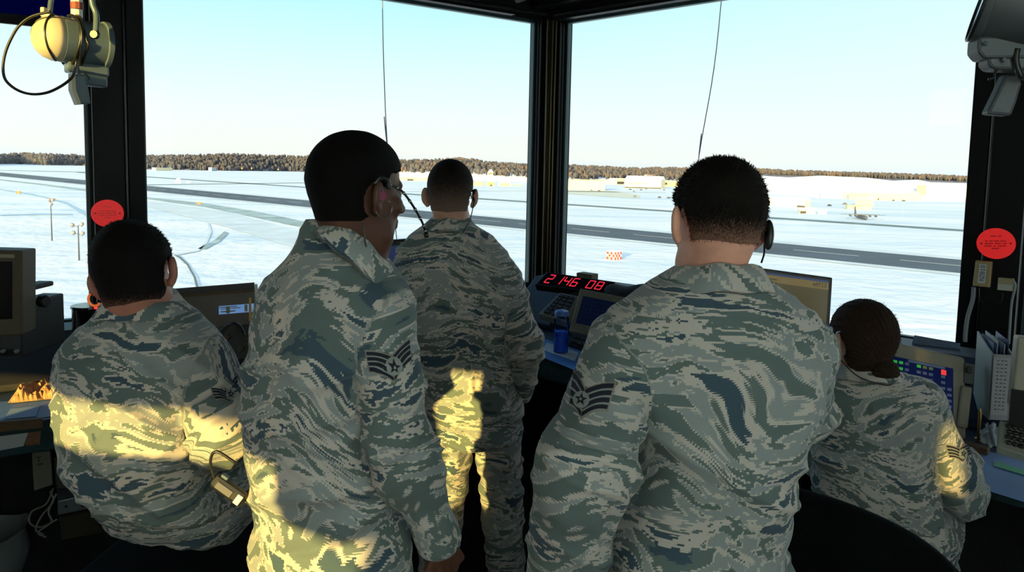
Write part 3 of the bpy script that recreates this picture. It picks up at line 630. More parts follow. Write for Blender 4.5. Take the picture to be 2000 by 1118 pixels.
def hand_pts(wr,dirn,nrm,side,curl,sc=1.0,spread=1.0):
    """five finger chains rooted in the palm; side=+1 thumb towards cross(dir,nrm)"""
    d=np.array(dirn,float); d/=np.linalg.norm(d); n=np.array(nrm,float); n-=d*(n@d); n/=np.linalg.norm(n); u=np.cross(d,n)*side
    ch=[]
    for i,(off,Ls) in enumerate(((.028,(.042,.026,.020)),(.009,(.046,.030,.022)),(-.010,(.042,.028,.021)),(-.028,(.033,.021,.018)))):
        k0=wr+d*.012*sc+u*off*.6*sc; k1=wr+(d*(.088-abs(off-.005)*.25)+u*off)*sc; pts=[k0,k1]; a=0; q=k1
        for j,l in enumerate(Ls):
            a+=curl*(.8,1.1,.7)[j]*(1+.12*i); q=q+(d*math.cos(a)+n*math.sin(a)+u*off*spread*.8*(1-j*.3))*l*sc; pts.append(q)
        ch.append((pts,[.013*sc,.0105*sc,.009*sc,.0082*sc,.0072*sc]))
    t0=wr+d*.015*sc+u*.012*sc; t1=t0+(d*.035+u*.030+n*.008)*sc; t2=t1+(d*.032+u*.010+n*.014)*sc; t3=t2+(d*.024-u*.002+n*.012)*sc
    ch.append(([t0,t1,t2,t3],[.015*sc,.0125*sc,.0105*sc,.0085*sc])); return ch
def scaled(c,k):
    """move a person nearer or farther along the sight lines, keeping every proportion"""
    c['rows']=[(r[0],r[1],r[2],r[3]*k,(r[4] if len(r)>4 else c['Y'])*k) for r in c['rows']]; c['Y']*=k
    for a in c['arms']: a['p']=[(x,y,Y*k,r*k) for x,y,Y,r in a['p']]
    h=c['head']; c['head']=(h[0],h[1],h[2]*k,*h[3:]); c['hs']*=k; n=c['neck']; c['neck']=(n[0],n[1],n[2]*k,n[3]*k); q=c['collar']; c['collar']=(q[0],q[1],q[2]*k,q[3]*k,q[4]*k,q[5]*k); c['hand']=c.get('hand',1.)*k; return c
def person(cfg):
    Y0=cfg['Y']; yaw=math.radians(cfg['yaw']); U=np.array([math.cos(yaw),-math.sin(yaw),0]); Vv=np.array([math.sin(yaw),math.cos(yaw),0])
    rows=[]
    for r in cfg['rows']:
        py,xl,xr,b=r[:4]; Yr=r[4] if len(r)>4 else Y0
        c=at((xl+xr)/2,py,Yr); hw=(xr-xl)/2/F*Yr*1.0
        a=math.sqrt(max(hw*hw-(b*math.sin(yaw))**2,.0009))/abs(math.cos(yaw)); rows.append((c[2],a,b,c[0],c[1]))
    rows.sort(); R=np.array(rows); zlo,zhi=R[0,0],R[-1,0]
    def torso(P,g=0.,lo=None):
        z=np.clip(P[:,2],zlo,zhi); a,b,cx,cy=[np.interp(z,R[:,0],R[:,i]) for i in (1,2,3,4)]
        a=a+g;b=b+g; qx=P[:,0]-cx; qy=P[:,1]-cy; u=np.abs(qx*U[0]+qy*U[1])/a; v=np.abs(qx*Vv[0]+qy*Vv[1])/b
        rho=(u**2.4+v**2.4)**(1/2.4); d=(rho-1)*np.minimum(a,b)*.9
        dz=np.maximum(P[:,2]-zhi,(lo if lo is not None else zlo)-P[:,2]); return np.where(dz>0,np.sqrt(np.maximum(d,0)**2+dz**2),np.maximum(d,dz) if lo is None else np.maximum(d,dz))
    arms=[]
    for a in cfg['arms']:
        pts=[at(*q[:3]) for q in a['p']]; arms.append((pts,[q[3] for q in a['p']]))
    J=cfg.get('blend',.022)
    seed=cfg['seed']
    def parts(P):
        dt=torso(P); da=[chain(P,p_,r_,.03) for p_,r_ in arms]; return dt,da
    def jd(P):
        dt,da=parts(P); top=np.clip((P[:,2]-(arms[0][0][0][2]-.10))/.08,0,1); k=.008+J*top*1.6; d=dt
        for e in da: d=smin(d,e,k)
        return d
    Hm=np.array(at(*cfg['head'][:3])); HR=frame(*cfg['head'][3:6]); hs=cfg.get('hs',1.0)
    nb=at(*cfg['neck'][:3]); nr=cfg['neck'][3]
    fold=cfg.get('fold',1.0); fa=cfg.get('fang',.5)
    def disp(P):
        dt,da=parts(P); amn=np.minimum.reduce(da) if da else dt; arm=amn<dt
        Q=rotq(P,1,fa); n1=vnoise(np.stack([Q[:,0]*4.5,Q[:,1]*4,Q[:,2]*15],1)+seed,seed); n1=1-np.abs(2*n1-1)
        Q=rotq(P,1,-fa*1.3); n2=vnoise(np.stack([Q[:,0]*6,Q[:,1]*5,Q[:,2]*24],1)+7,seed+1); n2=(1-np.abs(2*n2-1))
        n3=vnoise(P*np.array([30,30,42.]),seed+2)
        zz=np.clip((zhi-.10-P[:,2])/.25,0,1)                       # calmer cloth over the shoulder blades
        base=.022*(n1**2-.35)*(.35+.65*zz)+.0075*(n2**2-.35)*(.35+.65*zz)+.0014*(n3-.5)
        out=base*fold
        for (pts,rs),e in zip(arms,da):
            # rings of cloth around the bent elbow
            ab=pts[1]-pts[0]; t=((P-pts[0])@ab)/(ab@ab); lw=np.exp(-((t-1.0)/.38)**2)
            n4=vnoise(np.stack([t*9+3*vnoise(P*9,seed+5),P[:,0]*7,P[:,1]*7],1),seed+4); msk=np.clip((dt-e)/.02+.5,0,1)
            out=out*(1-.35*msk)+msk*lw*.016*((1-np.abs(2*n4-1))**2-.4)
            out=out-.0035*np.exp(-((dt-e)/.0035)**2)*(P[:,2]>pts[0][2]-.13)       # armhole seam
            out=out-.0028*msk*np.exp(-((t-.99-.8*(P[:,0]-pts[1][0]))/.016)**2)     # elbow seam
        return out
    jf=lambda P: jd(P)-disp(P)
    allp=[p_ for a in arms for p_ in a[0]]
    lo=np.minimum.reduce(allp+[np.array([R[:,3].min()-R[:,1].max(),R[:,4].min()-R[:,1].max(),zlo])])-.14
    hi=np.maximum.reduce(allp+[np.array([R[:,3].max()+R[:,1].max(),R[:,4].max()+R[:,1].max(),zhi])])+.14
    fl=cfg['foot']; root=empty('person',(fl[0],fl[1],cfg.get('z0',0)),cfg['label'],'person')
    h=cfg.get('h',.006)
    # jacket
    V,Fc=mesh_sdf(lambda P: jd(P),lo,hi,h); g=grad(jd,V); V=V+g*disp(V)[:,None]
    cuffs=[p_[-1] for p_,_ in arms]
    zt_=np.linspace(zlo,zhi,200); ta=np.interp(zt_,R[:,0],R[:,1]); arc=np.concatenate([[0],np.cumsum(np.sqrt(np.diff(zt_)**2+.6*np.diff(ta)**2))])
    def cloth(V):
        dt,da=parts(V); z=V[:,2]; zc=np.clip(z,zlo,zhi); a,b,cx,cy=[np.interp(zc,R[:,0],R[:,i]) for i in (1,2,3,4)]
        qx=V[:,0]-cx; qy=V[:,1]-cy; u=qx*U[0]+qy*U[1]; v=qx*Vv[0]+qy*Vv[1]
        th=np.arctan2(u/a,-v/b); zt=np.clip((z-(zhi-.22))/.12,0,1); zt=zt*zt*(3-2*zt); cu=th*.19*(1-zt)+u*zt*1.1; cv=np.interp(z,zt_,arc)
        for k_,((pts,rs),e) in enumerate(zip(arms,da)):
            axd=(pts[2]-pts[0]); axd/=np.linalg.norm(axd); la=np.linalg.norm(pts[1]-pts[0]); lb=np.linalg.norm(pts[2]-pts[1]); s0=(V-pts[0])@axd
            pj=[0.,float((pts[1]-pts[0])@axd),float((pts[2]-pts[0])@axd)]; off=(pts[1]-pts[0])-axd*pj[1]; kk=np.interp(s0,pj,[0,1,0])
            s=np.interp(s0,[-.3,0,pj[1],pj[2],pj[2]+.3],[-.3,0,la,la+lb,la+lb+.3])
            inn=np.array([R[-1,3],R[-1,4],0])-pts[0]; inn[2]=0; ref=-inn/np.linalg.norm(inn); ref=ref-axd*(ref@axd); ref/=np.linalg.norm(ref); bi=np.cross(axd,ref)
            w=V-pts[0]-s0[:,None]*axd-kk[:,None]*off; an=np.arctan2(w@bi,w@ref); m_=e<dt
            cu=np.where(m_,an*.078+.9*(k_+1),cu); cv=np.where(m_,-s+.37,cv)
        return np.stack([cu+seed*1.37,cv+seed*.71,0*cu],1)
    jo=sm_obj('jacket',V,Fc,CAMO,root,cloth(V))
    # collar: folded band round the neck
    cc=cfg['collar']; c0=at(*cc[:3]); ca,cb_,chh=cc[3:6]; tl=math.radians(cfg.get('ctilt',12)); cyw=math.radians(cfg.get('cyaw',cfg['yaw'])); CU=np.array([math.cos(cyw),-math.sin(cyw),0]); CV=np.array([math.sin(cyw),math.cos(cyw),0])*math.cos(tl)-Z3*math.sin(tl); CW=np.cross(CU,CV)
    nth=120; prof=[(-.004,-.02),(-.006,.45*chh),(-.008,chh*.95),(-.004,chh*1.03),(.003,chh*.98),(.012,chh*.5),(.024,-.010),(.023,-.015),(.017,-.014)]
    Vc=[];Fq=[]
    for i in range(nth+1):
        th=-math.pi*.86+2*math.pi*.86*i/nth
        for dr,dz in prof:
            e=1+.04*math.sin(5*th+seed)
            Vc.append(c0+CU*((ca+dr)*math.sin(th)*e)-CV*((cb_+dr)*math.cos(th)*e)+CW*(dz-.025*(1-math.cos(th))*.5+.0022*math.sin(7*th+seed)))
    m_=len(prof)
    for i in range(nth):
        for j in range(m_): Fq.append((i*m_+j,i*m_+(j+1)%m_,(i+1)*m_+(j+1)%m_,(i+1)*m_+j))
    Vc=np.array(Vc); sm_obj('collar',Vc,Fq,CAMO,jo if False else root,np.stack([np.repeat(np.linspace(-.2,.2,nth+1),m_)*1.3+seed,np.tile(np.arange(m_)*.012,nth+1)+seed*2,0*Vc[:,0]],1))
    # trousers and boots
    Lp=cfg['legs']
    pel=cfg['pelvis']; pc=np.array(pel[0],float); pr=pel[1:4]
    rad=cfg.get('lr',(.095,.075,.062))
    def tr(P):
        q=P-pc; qq=np.stack([q@U,q@Vv,q[:,2]],1); d=ell(qq,(0,0,0),pr)
        for l in Lp: d=smin(d,chain(P,l[:3],rad,.02),.025)
        return d
    def tdisp(P):
        n1=vnoise(np.stack([P[:,0]*8,P[:,1]*8,P[:,2]*17],1)+3,seed+9); n2=vnoise(np.stack([(P[:,0]+P[:,2])*12,P[:,1]*6,(P[:,2]-P[:,0])*22],1),seed+11)
        return .014*((1-np.abs(2*n1-1))**2-.4)+.009*((1-np.abs(2*n2-1))**2-.4)
    ap=[q for l in Lp for q in l[:3]]+[pc-np.array([pr[0]]*2+[pr[2]]),pc+np.array([pr[0]]*2+[pr[2]])]
    V,Fc=mesh_sdf(tr,np.minimum.reduce(ap)-.13,np.maximum.reduce(ap)+.13,.009); V=V+grad(tr,V)*tdisp(V)[:,None]
    sm_obj('trousers',V,Fc,CAMO,root,np.stack([V@U*1.0+.35*np.abs(V@Vv)+seed,V[:,2]+seed*.3,0*V[:,0]],1))
    for l in Lp:
        an=l[2]; td=np.array(l[3],float); td/=np.linalg.norm(td); s_=np.cross(td,Z3); zf=l[4] if len(l)>4 else 0.
        def bf(P): 
            b0=np.array([an[0],an[1],zf]); d=cone(P,b0+Z3*.05,b0+Z3*.16,.045,.05); d=smin(d,cone(P,b0+td*.02+Z3*.045,b0+td*.15+Z3*.035,.046,.036),.03)
            d=smin(d,cone(P,b0-td*.05+Z3*.035,b0+Z3*.03,.034,.04),.02); return np.maximum(d,zf+.004-P[:,2])
        c=np.array([an[0],an[1],zf]); V,Fc=mesh_sdf(bf,c-np.array([.25,.25,.03]),c+np.array([.25,.25,.26]),.009); sm_obj('boot',V,Fc,boot,root)
    # body
    hands=[]
    for a,(pts,rs) in zip(cfg['arms'],arms):
        w_=pts[2]; dd=pts[2]-pts[1]; dd=dd/np.linalg.norm(dd); hd=np.array(a['hd'],float) if 'hd' in a else dd; hn=np.array(a['hn'],float)
        hands+=hand_pts(w_+dd*.012,hd,hn,a['side'],a.get('curl',.55),cfg.get('hand',1.0))
    def body(P,full=True):
        q=((P-Hm)@HR)/hs; d=head_sdf(q)*hs
        nt_=Hm+HR@(np.array([0,-.022,-.055])*hs); d=smin(d,cone(P,nt_,nb,nr,nr*1.08),.028)
        d=smin(d,np.maximum(torso(P,-.022,zlo+.02),.0+P[:,2]-(nb[2]+.03)),.02)
        for pts,rs in arms: d=smin(d,chain(P,pts,[rs[0]-.025,rs[1]-.024,.026],.03),.03)
        for l in Lp: d=smin(d,chain(P,[l[0],l[1],l[2]-Z3*.0],(.07,.05,.035),.02),.03)
        for pts,rs in hands: d=smin(d,chain(P,pts,rs,.004),.006)
        return d
    al=allp+[q for p_,_ in hands for q in p_]+[q for l in Lp for q in l[:3]]+[Hm+Z3*.14,Hm]
    V,Fc=mesh_sdf(body,np.minimum.reduce(al)-.16,np.maximum.reduce(al)+.16,cfg.get('bh',.006))
    sm_obj('body',V,Fc,cfg['skin'],root)
    # hair
    hh=cfg['hair']; HM=lambda P: ((P-Hm)@HR)/hs
    def hair(P):
        q=HM(P); z=q[:,2]; y=q[:,1]
        th=np.clip((z-hh['z0'])/(hh['z1']-hh['z0']),0,1); thick=hh['t0']+(hh['t']-hh['t0'])*th
        d0=ell(q,(0,-.012,.035),(.0765,.099,.088)); d0=smin(d0,ell(q,(0,-.03,.0),(.068,.072,.075)),.02)
        n=cone(q,(0,-.022,-.055),((nb-Hm)@HR)/hs,nr/hs,nr*1.08/hs); d0=smin(d0,n,.028)
        d=d0-thick-.0012
        if hh.get('comb_lines'):
            cx_,cz_=hh['comb_lines']; an=np.arctan2(q[:,0]-cx_,q[:,2]-cz_); d=d+.0011*np.sin(an*58)+.0006*np.sin(an*131+1)
        if hh.get('lump'): d=d-hh['lump']*(vnoise(q*55,seed)-.5)
        if hh.get('bun'): 
            b_=hh['bun']; d=smin(d,ell(q,b_[:3],b_[3:])+.0016*np.sin(q[:,2]*420+q[:,0]*260),.003)
        # hairline: forehead, temples, round the ears, nape
        face=y-(.050+.28*(z-.05)) ; face=np.where(z>.05,y-(.066+(z-.05)*.25),face); face=np.where(z<.045,y-(.012+.35*(z-.0)),face)
        nape=(hh['nape']+.10*(np.abs(q[:,0])*1.1)+np.clip(y+.03,0,1)*.55)-z
        ear=.026-np.linalg.norm((q-np.array([0,-.006,-.010]))[:,1:]*np.array([1.,.72]),axis=1); ear=np.where(np.abs(q[:,0])>.05,ear,-1)
        return np.maximum(np.maximum(d*hs,face*.8),np.maximum(nape*.8,ear))
    V,Fc=mesh_sdf(hair,Hm-.17,Hm+.17,cfg.get('hh',.004))
    zz=root.location[2]
    mis=None; ho=sm_obj('hair',V,Fc,hh['mat'],root)
    ns=hh.get('strands',0)
    if ns:                                            # short strands, rooted in the hair
        rng=np.random.RandomState(seed); nn=grad(hair,V,.004); q=HM(V); ok=np.where((q[:,2]>hh.get('sz',-.02))&(d_ok(q)))[0]
        pick=rng.choice(ok,ns); SV=[];SF=[]
        up_=HR@np.array([0,.25,.5]); 
        for i in pick:
            p0=V[i]+rng.randn(3)*.001; zq=q[i,2]; ln=hh['sl']*(.45+.8*rng.rand())*(.35+.65*min(1,max(0,(zq-hh['z0'])/(.09-hh['z0'])))); dn=nn[i]*(.45+.5*rng.rand())+rng.randn(3)*.28+hh['comb'](HR,q[i]); dn/=np.linalg.norm(dn)
            w_=np.cross(dn,nn[i]+1e-3); w_=w_/np.linalg.norm(w_)*.00065; p1=p0+dn*ln*.6; p2=p1+(dn+hh['comb'](HR,q[i])*.4)*ln*.4; b=len(SV)
            SV+=[p0-w_-nn[i]*.002,p0+w_-nn[i]*.002,p1+w_*.8,p1-w_*.8,p2]; SF+=[(b,b+1,b+2,b+3),(b+3,b+2,b+4,b+4)]
        b0=len(V); me=ho.data
        SV=np.array(SV); F2=np.concatenate([Fc,np.array([(a,b,c,d) for a,b,c,d in SF if c!=d])+b0]); T2=[(a+b0,b+b0,c+b0) for a,b,c,d in SF if c==d]
        bpy.data.objects.remove(ho); og=np.array(root.location); me=bpy.data.meshes.new('hair'); me.from_pydata((np.concatenate([V,SV])-og).tolist(),[],F2.tolist()+T2); me.materials.append(hh['mat']); me.polygons.foreach_set('use_smooth',[True]*len(me.polygons)); me.update()
        ho=bpy.data.objects.new('hair',me); COL.objects.link(ho); ho.parent=root
    return dict(root=root,jf=jf,Hm=Hm,HR=HR,hs=hs,U=U,V=Vv,arms=arms,hp=lambda x,y,z: Hm+HR@(np.array([x,y,z])*hs))
def d_ok(q): return q[:,0]<9
def marchv(jf,PX,t0,t1):
    d=np.array([ray(*q) for q in PX]); d/=np.linalg.norm(d,axis=1)[:,None]; t=np.full(len(d),float(t0)); on=np.ones(len(d),bool)
    for _ in range(80):
        i=np.where(on)[0]
        if not len(i): break
        v=jf(EYE+d[i]*t[i][:,None]); t[i]+=np.maximum(v*.7,.0005); on[i]=(v>.0006)&(t[i]<t1)
    return EYE+d*t[:,None]
navyt=mat('insignia_navy_thread',(.010,.010,.022),.9); greyt=mat('insignia_grey_thread',(.27,.29,.27),.9); edget=mat('insignia_edge_thread',(.26,.22,.18),.9)
def insignia(pr,T,Nn,W,Wl,B,Wr,Tr,disc,t0=.6,t1=2.6,name='rank_insignia'):
    """winged chevron badge sewn on the sleeve. T left tip, W left lower corner, Nn notch, B bottom, Tr/Wr right tip/corner; disc=(centre, ex, ey)"""
    jf=pr['jf']; cache={}
    root=pr['root']; V=[];Fc=[];mi=[];OF=[]
    def add_grid(fn,nu,nv,m_,off):
        b=len(V)
        px=[[fn(i/nu,j/nv) for j in range(nv+1)] for i in range(nu+1)]
        for r_ in px:
            for q in r_:
                V.append(q); OF.append(off)
        for i in range(nu):
            for j in range(nv):
                a=b+i*(nv+1)+j; Fc.append((a,a+1,a+nv+2,a+nv+1)); mi.append(m_)
    T,Nn,W,B,Wr,Tr=[np.array(q,float) for q in (T,Nn,Wl,B,Wr,Tr)]
    def half(Tip,Low,bul):
        def f(s,t):
            top=Nn+(Tip-Nn)*s; bot=B+(Low-B)*s; sag=math.sin(math.pi*s)*.10*np.linalg.norm(Tip-Nn); d=(B-Nn)/np.linalg.norm(B-Nn)
            top=top-d*sag*.7; bot=bot-d*sag*1.3*(1 if s>.0 else 0)
            return top+(bot-top)*t
        return f
    for Tip,Low in ((T,W),(Tr,Wr)):
        f=half(Tip,Low,1)
        add_grid(f,14,12,2,.0018)
        g=lambda s,t,a,b_: f(.02+.93*s,a+(b_-a)*t)
        add_grid(lambda s,t: g(s,t,.05,.95),12,10,1,.0026)
        for a,b_ in ((.06,.23),(.30,.47),(.54,.71),(.78,.93)): add_grid(lambda s,t: g(s*.99,t,a,b_),12,2,0,.0036)
    c,ex,ey=[np.array(q,float) for q in disc]
    add_grid(lambda s,t: c+(ex*math.cos(2*math.pi*s)+ey*math.sin(2*math.pi*s))*(t+.001),24,3,1,.0046)
    def star(s,t):
        k=s*10; i=int(k)%10; f_=k-int(k); r=lambda i:(.80 if i%2==0 else .32); a=lambda i:2*math.pi*i/10-math.pi/2
        p0=np.array([math.cos(a(i)),math.sin(a(i))])*r(i); p1=np.array([math.cos(a(i+1)),math.sin(a(i+1))])*r(i+1); q=(p0+(p1-p0)*f_)*(t+.001); return c+ex*q[0]+ey*q[1]
    add_grid(star,20,2,0,.0056)
    add_grid(lambda s,t: c+(ex*math.cos(2*math.pi*s)+ey*math.sin(2*math.pi*s))*.17*(t+.001),12,1,1,.0066)
    P=marchv(jf,V,t0,t1); V=P+grad(jf,P,.004)*np.array(OF)[:,None]
    sm_obj(name,V,Fc,[navyt,greyt,edget],root,None,mi)
# ---- the five people
sk_pale=skin('skin_fair_flushed',(.80,.38,.27)); sk_dark=skin('skin_deep_brown',(.10,.040,.024)); sk_mid=skin('skin_fair',(.50,.27,.19)); sk_shade=skin('skin_ruddy_shaded',(.42,.17,.12))  # sk_shade is darkened to imitate shadow on the seated airman
comb0=lambda HR,q: HR@np.array([0,.1,.1])
def W(px,py,Y): return at(px,py,Y)
def std_legs(c,yaw,w=.10,knee=.50,an=.12,spread=.03,toe=0,fy=0.):
    y=math.radians(yaw); U=np.array([math.cos(y),-math.sin(y),0]); Vv=np.array([math.sin(y),math.cos(y),0]); out=[]
    for s in (-1,1):
        out.append([c+U*s*w,np.array([*(c+U*s*(w+spread*.5)+Vv*.02)[:2],knee]),np.array([*(c+U*s*(w+spread)+Vv*fy)[:2],an]),Vv+U*s*.15+U*toe])
    return out
# nearest airman, right of centre
cD=at(1375,1118,1.38); pD=np.array([cD[0],cD[1],.93])
def mkhair(name,hc,sc,cfg,z0,z1,nz=700):
    H=np.array(at(*cfg['head'][:3])); zz=cfg.get('z0',0); return hairmat(name,hc,sc,H[2]+z0-zz,H[2]+z1-zz,nz)
def run(cfg,hname,hc,sc,z0,z1,nz=700):
    cfg['hair']['mat']=mkhair(hname,hc,sc,cfg,z0,z1,nz); return person(cfg)
cfgD=dict(Y=1.36,yaw=-6,seed=3,blend=.03,foot=(cD[0],cD[1]),h=.005,bh=.005,hh=.0035,fang=.45,fold=1.0,
 label='person nearest the camera in camouflage, back turned, short dark hair, black earpiece on right ear',
 rows=[(528,1325,1470,.060),(540,1298,1492,.072),(555,1268,1516,.084),(575,1240,1548,.097),(605,1212,1583,.108),(650,1190,1606,.122),(740,1200,1606,.132),(830,1215,1578,.138),(900,1217,1552,.138),(980,1200,1538,.138),(1060,1185,1532,.140),(1118,1178,1530,.145),(1210,1165,1540,.155),(1270,1160,1545,.158)],
 arms=[dict(p=[(1222,682,1.35,.066),(1140,915,1.18,.079),(1085,1200,1.32,.056)],hd=(.1,.5,-.8),hn=(1,0,.2),side=-1,curl=.6),
       dict(p=[(1562,690,1.38,.060),(1560,800,1.53,.062),(1475,800,1.80,.045)],hd=(-.3,1,-.1),hn=(-.3,0,-1),side=-1,curl=.5)],
 head=(1398,437,1.37,-13,-10,5),hs=.955,neck=(1390,545,1.36,.053),collar=(1393,549,1.355,.086,.078,.034),ctilt=6,
 legs=std_legs(pD-Z3*.06,-6),pelvis=(pD,.17,.125,.13),lr=(.10,.08,.07),skin=sk_pale,
 hair=dict(z0=-.06,z1=.04,t0=.0003,t=.0075,nape=-.048,lump=.003,strands=9000,sl=.0085,sz=-.055,comb=lambda HR,q: HR@(np.array([.2,1.0,.3]) if q[2]>.03 else np.array([0,0,-.75]))))
D=run(cfgD,'hair_dark_brown',(.009,.007,.006),(.55,.27,.19),-.068,.036)
insignia(D,(1121,721),(1144,760),None,(1113,795),(1135,822),(1186,806),(1204,748),((1137,784),(15,3),(-3,17)))
# tall airman at left of centre, head turned right
KB=.91; cB=at(650,1118,1.52*KB); pB=np.array([cB[0],cB[1],.93])
cfgB=dict(Y=1.52,yaw=32,seed=5,blend=.03,foot=(cB[0],cB[1]),h=.0055,bh=.005,fang=-.35,
 label='tall person in camouflage with dark skin, head turned right, clear earpiece and striped boom',
 rows=[(430,620,660,.045),(448,608,682,.062),(480,585,722,.080),(512,558,758,.096),(545,526,784,.108),(582,500,796,.120),(650,488,775,.130),(750,484,765,.138),(850,486,775,.128),(950,490,782,.120),(1050,494,800,.118),(1118,492,808,.118),(1220,492,812,.120)],
 arms=[dict(p=[(738,625,1.45,.066),(782,875,1.40,.066),(856,1046,1.47,.041)],hd=(.25,.3,-.9),hn=(-.6,.6,0),side=-1,curl=.7),
       dict(p=[(610,640,1.60,.060),(630,860,1.66,.055),(700,900,1.90,.045)],hd=(.6,.6,0),hn=(.5,-.5,-.5),side=1,curl=.5)],
 head=(701,376,1.50,47,-4,0),hs=.985,neck=(698,505,1.52,.060),collar=(699,497,1.50,.084,.086,.036),ctilt=36,cyaw=62,
 legs=std_legs(pB-Z3*.06,32),pelvis=(pB,.155,.105,.13),lr=(.10,.08,.07),skin=sk_dark,
 hair=dict(z0=-.05,z1=.02,t0=.001,t=.006,nape=-.066,lump=.001,strands=0))
cfgB=scaled(cfgB,KB)
B_=run(cfgB,'hair_black_cropped',(.003,.0025,.0025),(.05,.026,.018),-.10,-.03,900)
insignia(B_,(712,683),(766,697),None,(722,730),(770,749),(803,704),(799,660),((769,716),(15,1),(0,17)))
# far airman in the middle
KC=1.07; cC=at(925,872,2.5*KC); pC=np.array([cC[0],cC[1],.86])
cfgC=dict(Y=2.5,yaw=2,seed=8,blend=.03,foot=(cC[0],cC[1]),h=.008,bh=.0065,fang=.3,hh=.005,
 label='person standing farthest from the camera in camouflage, back turned, cropped hair, beside the corner post',
 rows=[(425,846,915,.055),(440,832,930,.070),(462,800,962,.088),(490,775,992,.105),(530,765,1010,.120),(600,770,1008,.125),(700,790,1000,.130),(780,818,1006,.132),(830,836,1012,.136),(850,840,1014,.138)],
 arms=[dict(p=[(800,560,2.52,.062),(768,700,2.50,.062),(795,800,2.62,.045)],hd=(.1,.3,-.9),hn=(1,0,0),side=1,curl=.5),
       dict(p=[(985,560,2.50,.064),(1024,675,2.44,.062),(1020,760,2.54,.043)],hd=(-.1,.2,-.95),hn=(-1,.2,0),side=-1,curl=.55)],
 head=(880,381,2.5,4,-6,0),hs=.955,neck=(882,440,2.5,.058),collar=(881,447,2.495,.080,.078,.030),ctilt=8,
 legs=std_legs(pC-Z3*.06,2,w=.085,spread=.05),pelvis=(pC,.165,.125,.14),lr=(.10,.078,.070),skin=sk_mid,
 hair=dict(z0=-.05,z1=.05,t0=.0006,t=.006,nape=-.068,strands=0))
cfgC=scaled(cfgC,KC)
Cp=run(cfgC,'hair_brown_cropped',(.012,.009,.008),(.24,.15,.11),-.085,.085,600)
# seated airman at left
KA=1.075; cA=at(325,985,1.62*KA); zA=cA[2]; sA=np.array([cA[0],cA[1],zA])
y=math.radians(15); UA=np.array([math.cos(y),-math.sin(y),0]); VA=np.array([math.sin(y),math.cos(y),0])
ZF=.33   # foot ring height
legsA=[[sA+UA*s*.09+VA*.03,sA+UA*s*.15+VA*.44+Z3*.03,np.array([*(sA+UA*s*.16+VA*.42)[:2],zA-.40]),VA,zA-.50] for s in (-1,1)]
cfgA=dict(Y=1.6,yaw=4,seed=11,blend=.03,foot=(cA[0],cA[1]),z0=zA-.12,h=.0055,bh=.006,fang=.6,fold=1.35,
 label='person sitting slouched at far left in camouflage, back turned, dark hair, orange earpiece glow',
 rows=[(575,240,330,.060,1.62),(592,225,345,.072,1.62),(615,195,380,.090,1.62),(645,165,410,.11,1.61),(690,140,425,.13,1.6),(740,130,428,.145,1.59),(790,140,426,.15,1.58),(840,156,424,.155,1.58),(880,156,422,.16,1.58),(920,185,440,.16,1.58),(950,212,460,.155,1.6),(975,240,460,.14,1.6)],
 arms=[dict(p=[(180,710,1.62,.062),(190,800,1.82,.058),(215,745,2.08,.045)],hd=(.4,1,-.1),hn=(0,0,-1),side=-1,curl=.5),
       dict(p=[(392,712,1.60,.066),(440,838,1.50,.070),(476,868,1.80,.046)],hd=(.3,1,-.1),hn=(0,0,-1),side=1,curl=.5)],
 head=(265,536,1.60,-4,-16,-12),hs=.93,neck=(282,610,1.62,.060),collar=(284,605,1.615,.084,.080,.030),ctilt=4,
 legs=legsA,pelvis=(sA+Z3*.04,.165,.15,.11),lr=(.11,.085,.07),skin=sk_shade,
 hair=dict(z0=-.06,z1=.02,t0=.001,t=.008,nape=-.084,lump=.003,strands=3500,sl=.006,sz=-.05,comb=lambda HR,q: HR@(np.array([.2,1.,.3]) if q[2]>.03 else np.array([0,0,-.75]))))
cfgA=scaled(cfgA,KA)
A_=run(cfgA,'hair_near_black',(.005,.004,.004),(.34,.15,.11),-.10,-.02)
insignia(A_,(410,757),(444,768),None,(422,783),(449,789),(466,768),(463,731),((449,773),(9,1),(0,11)))
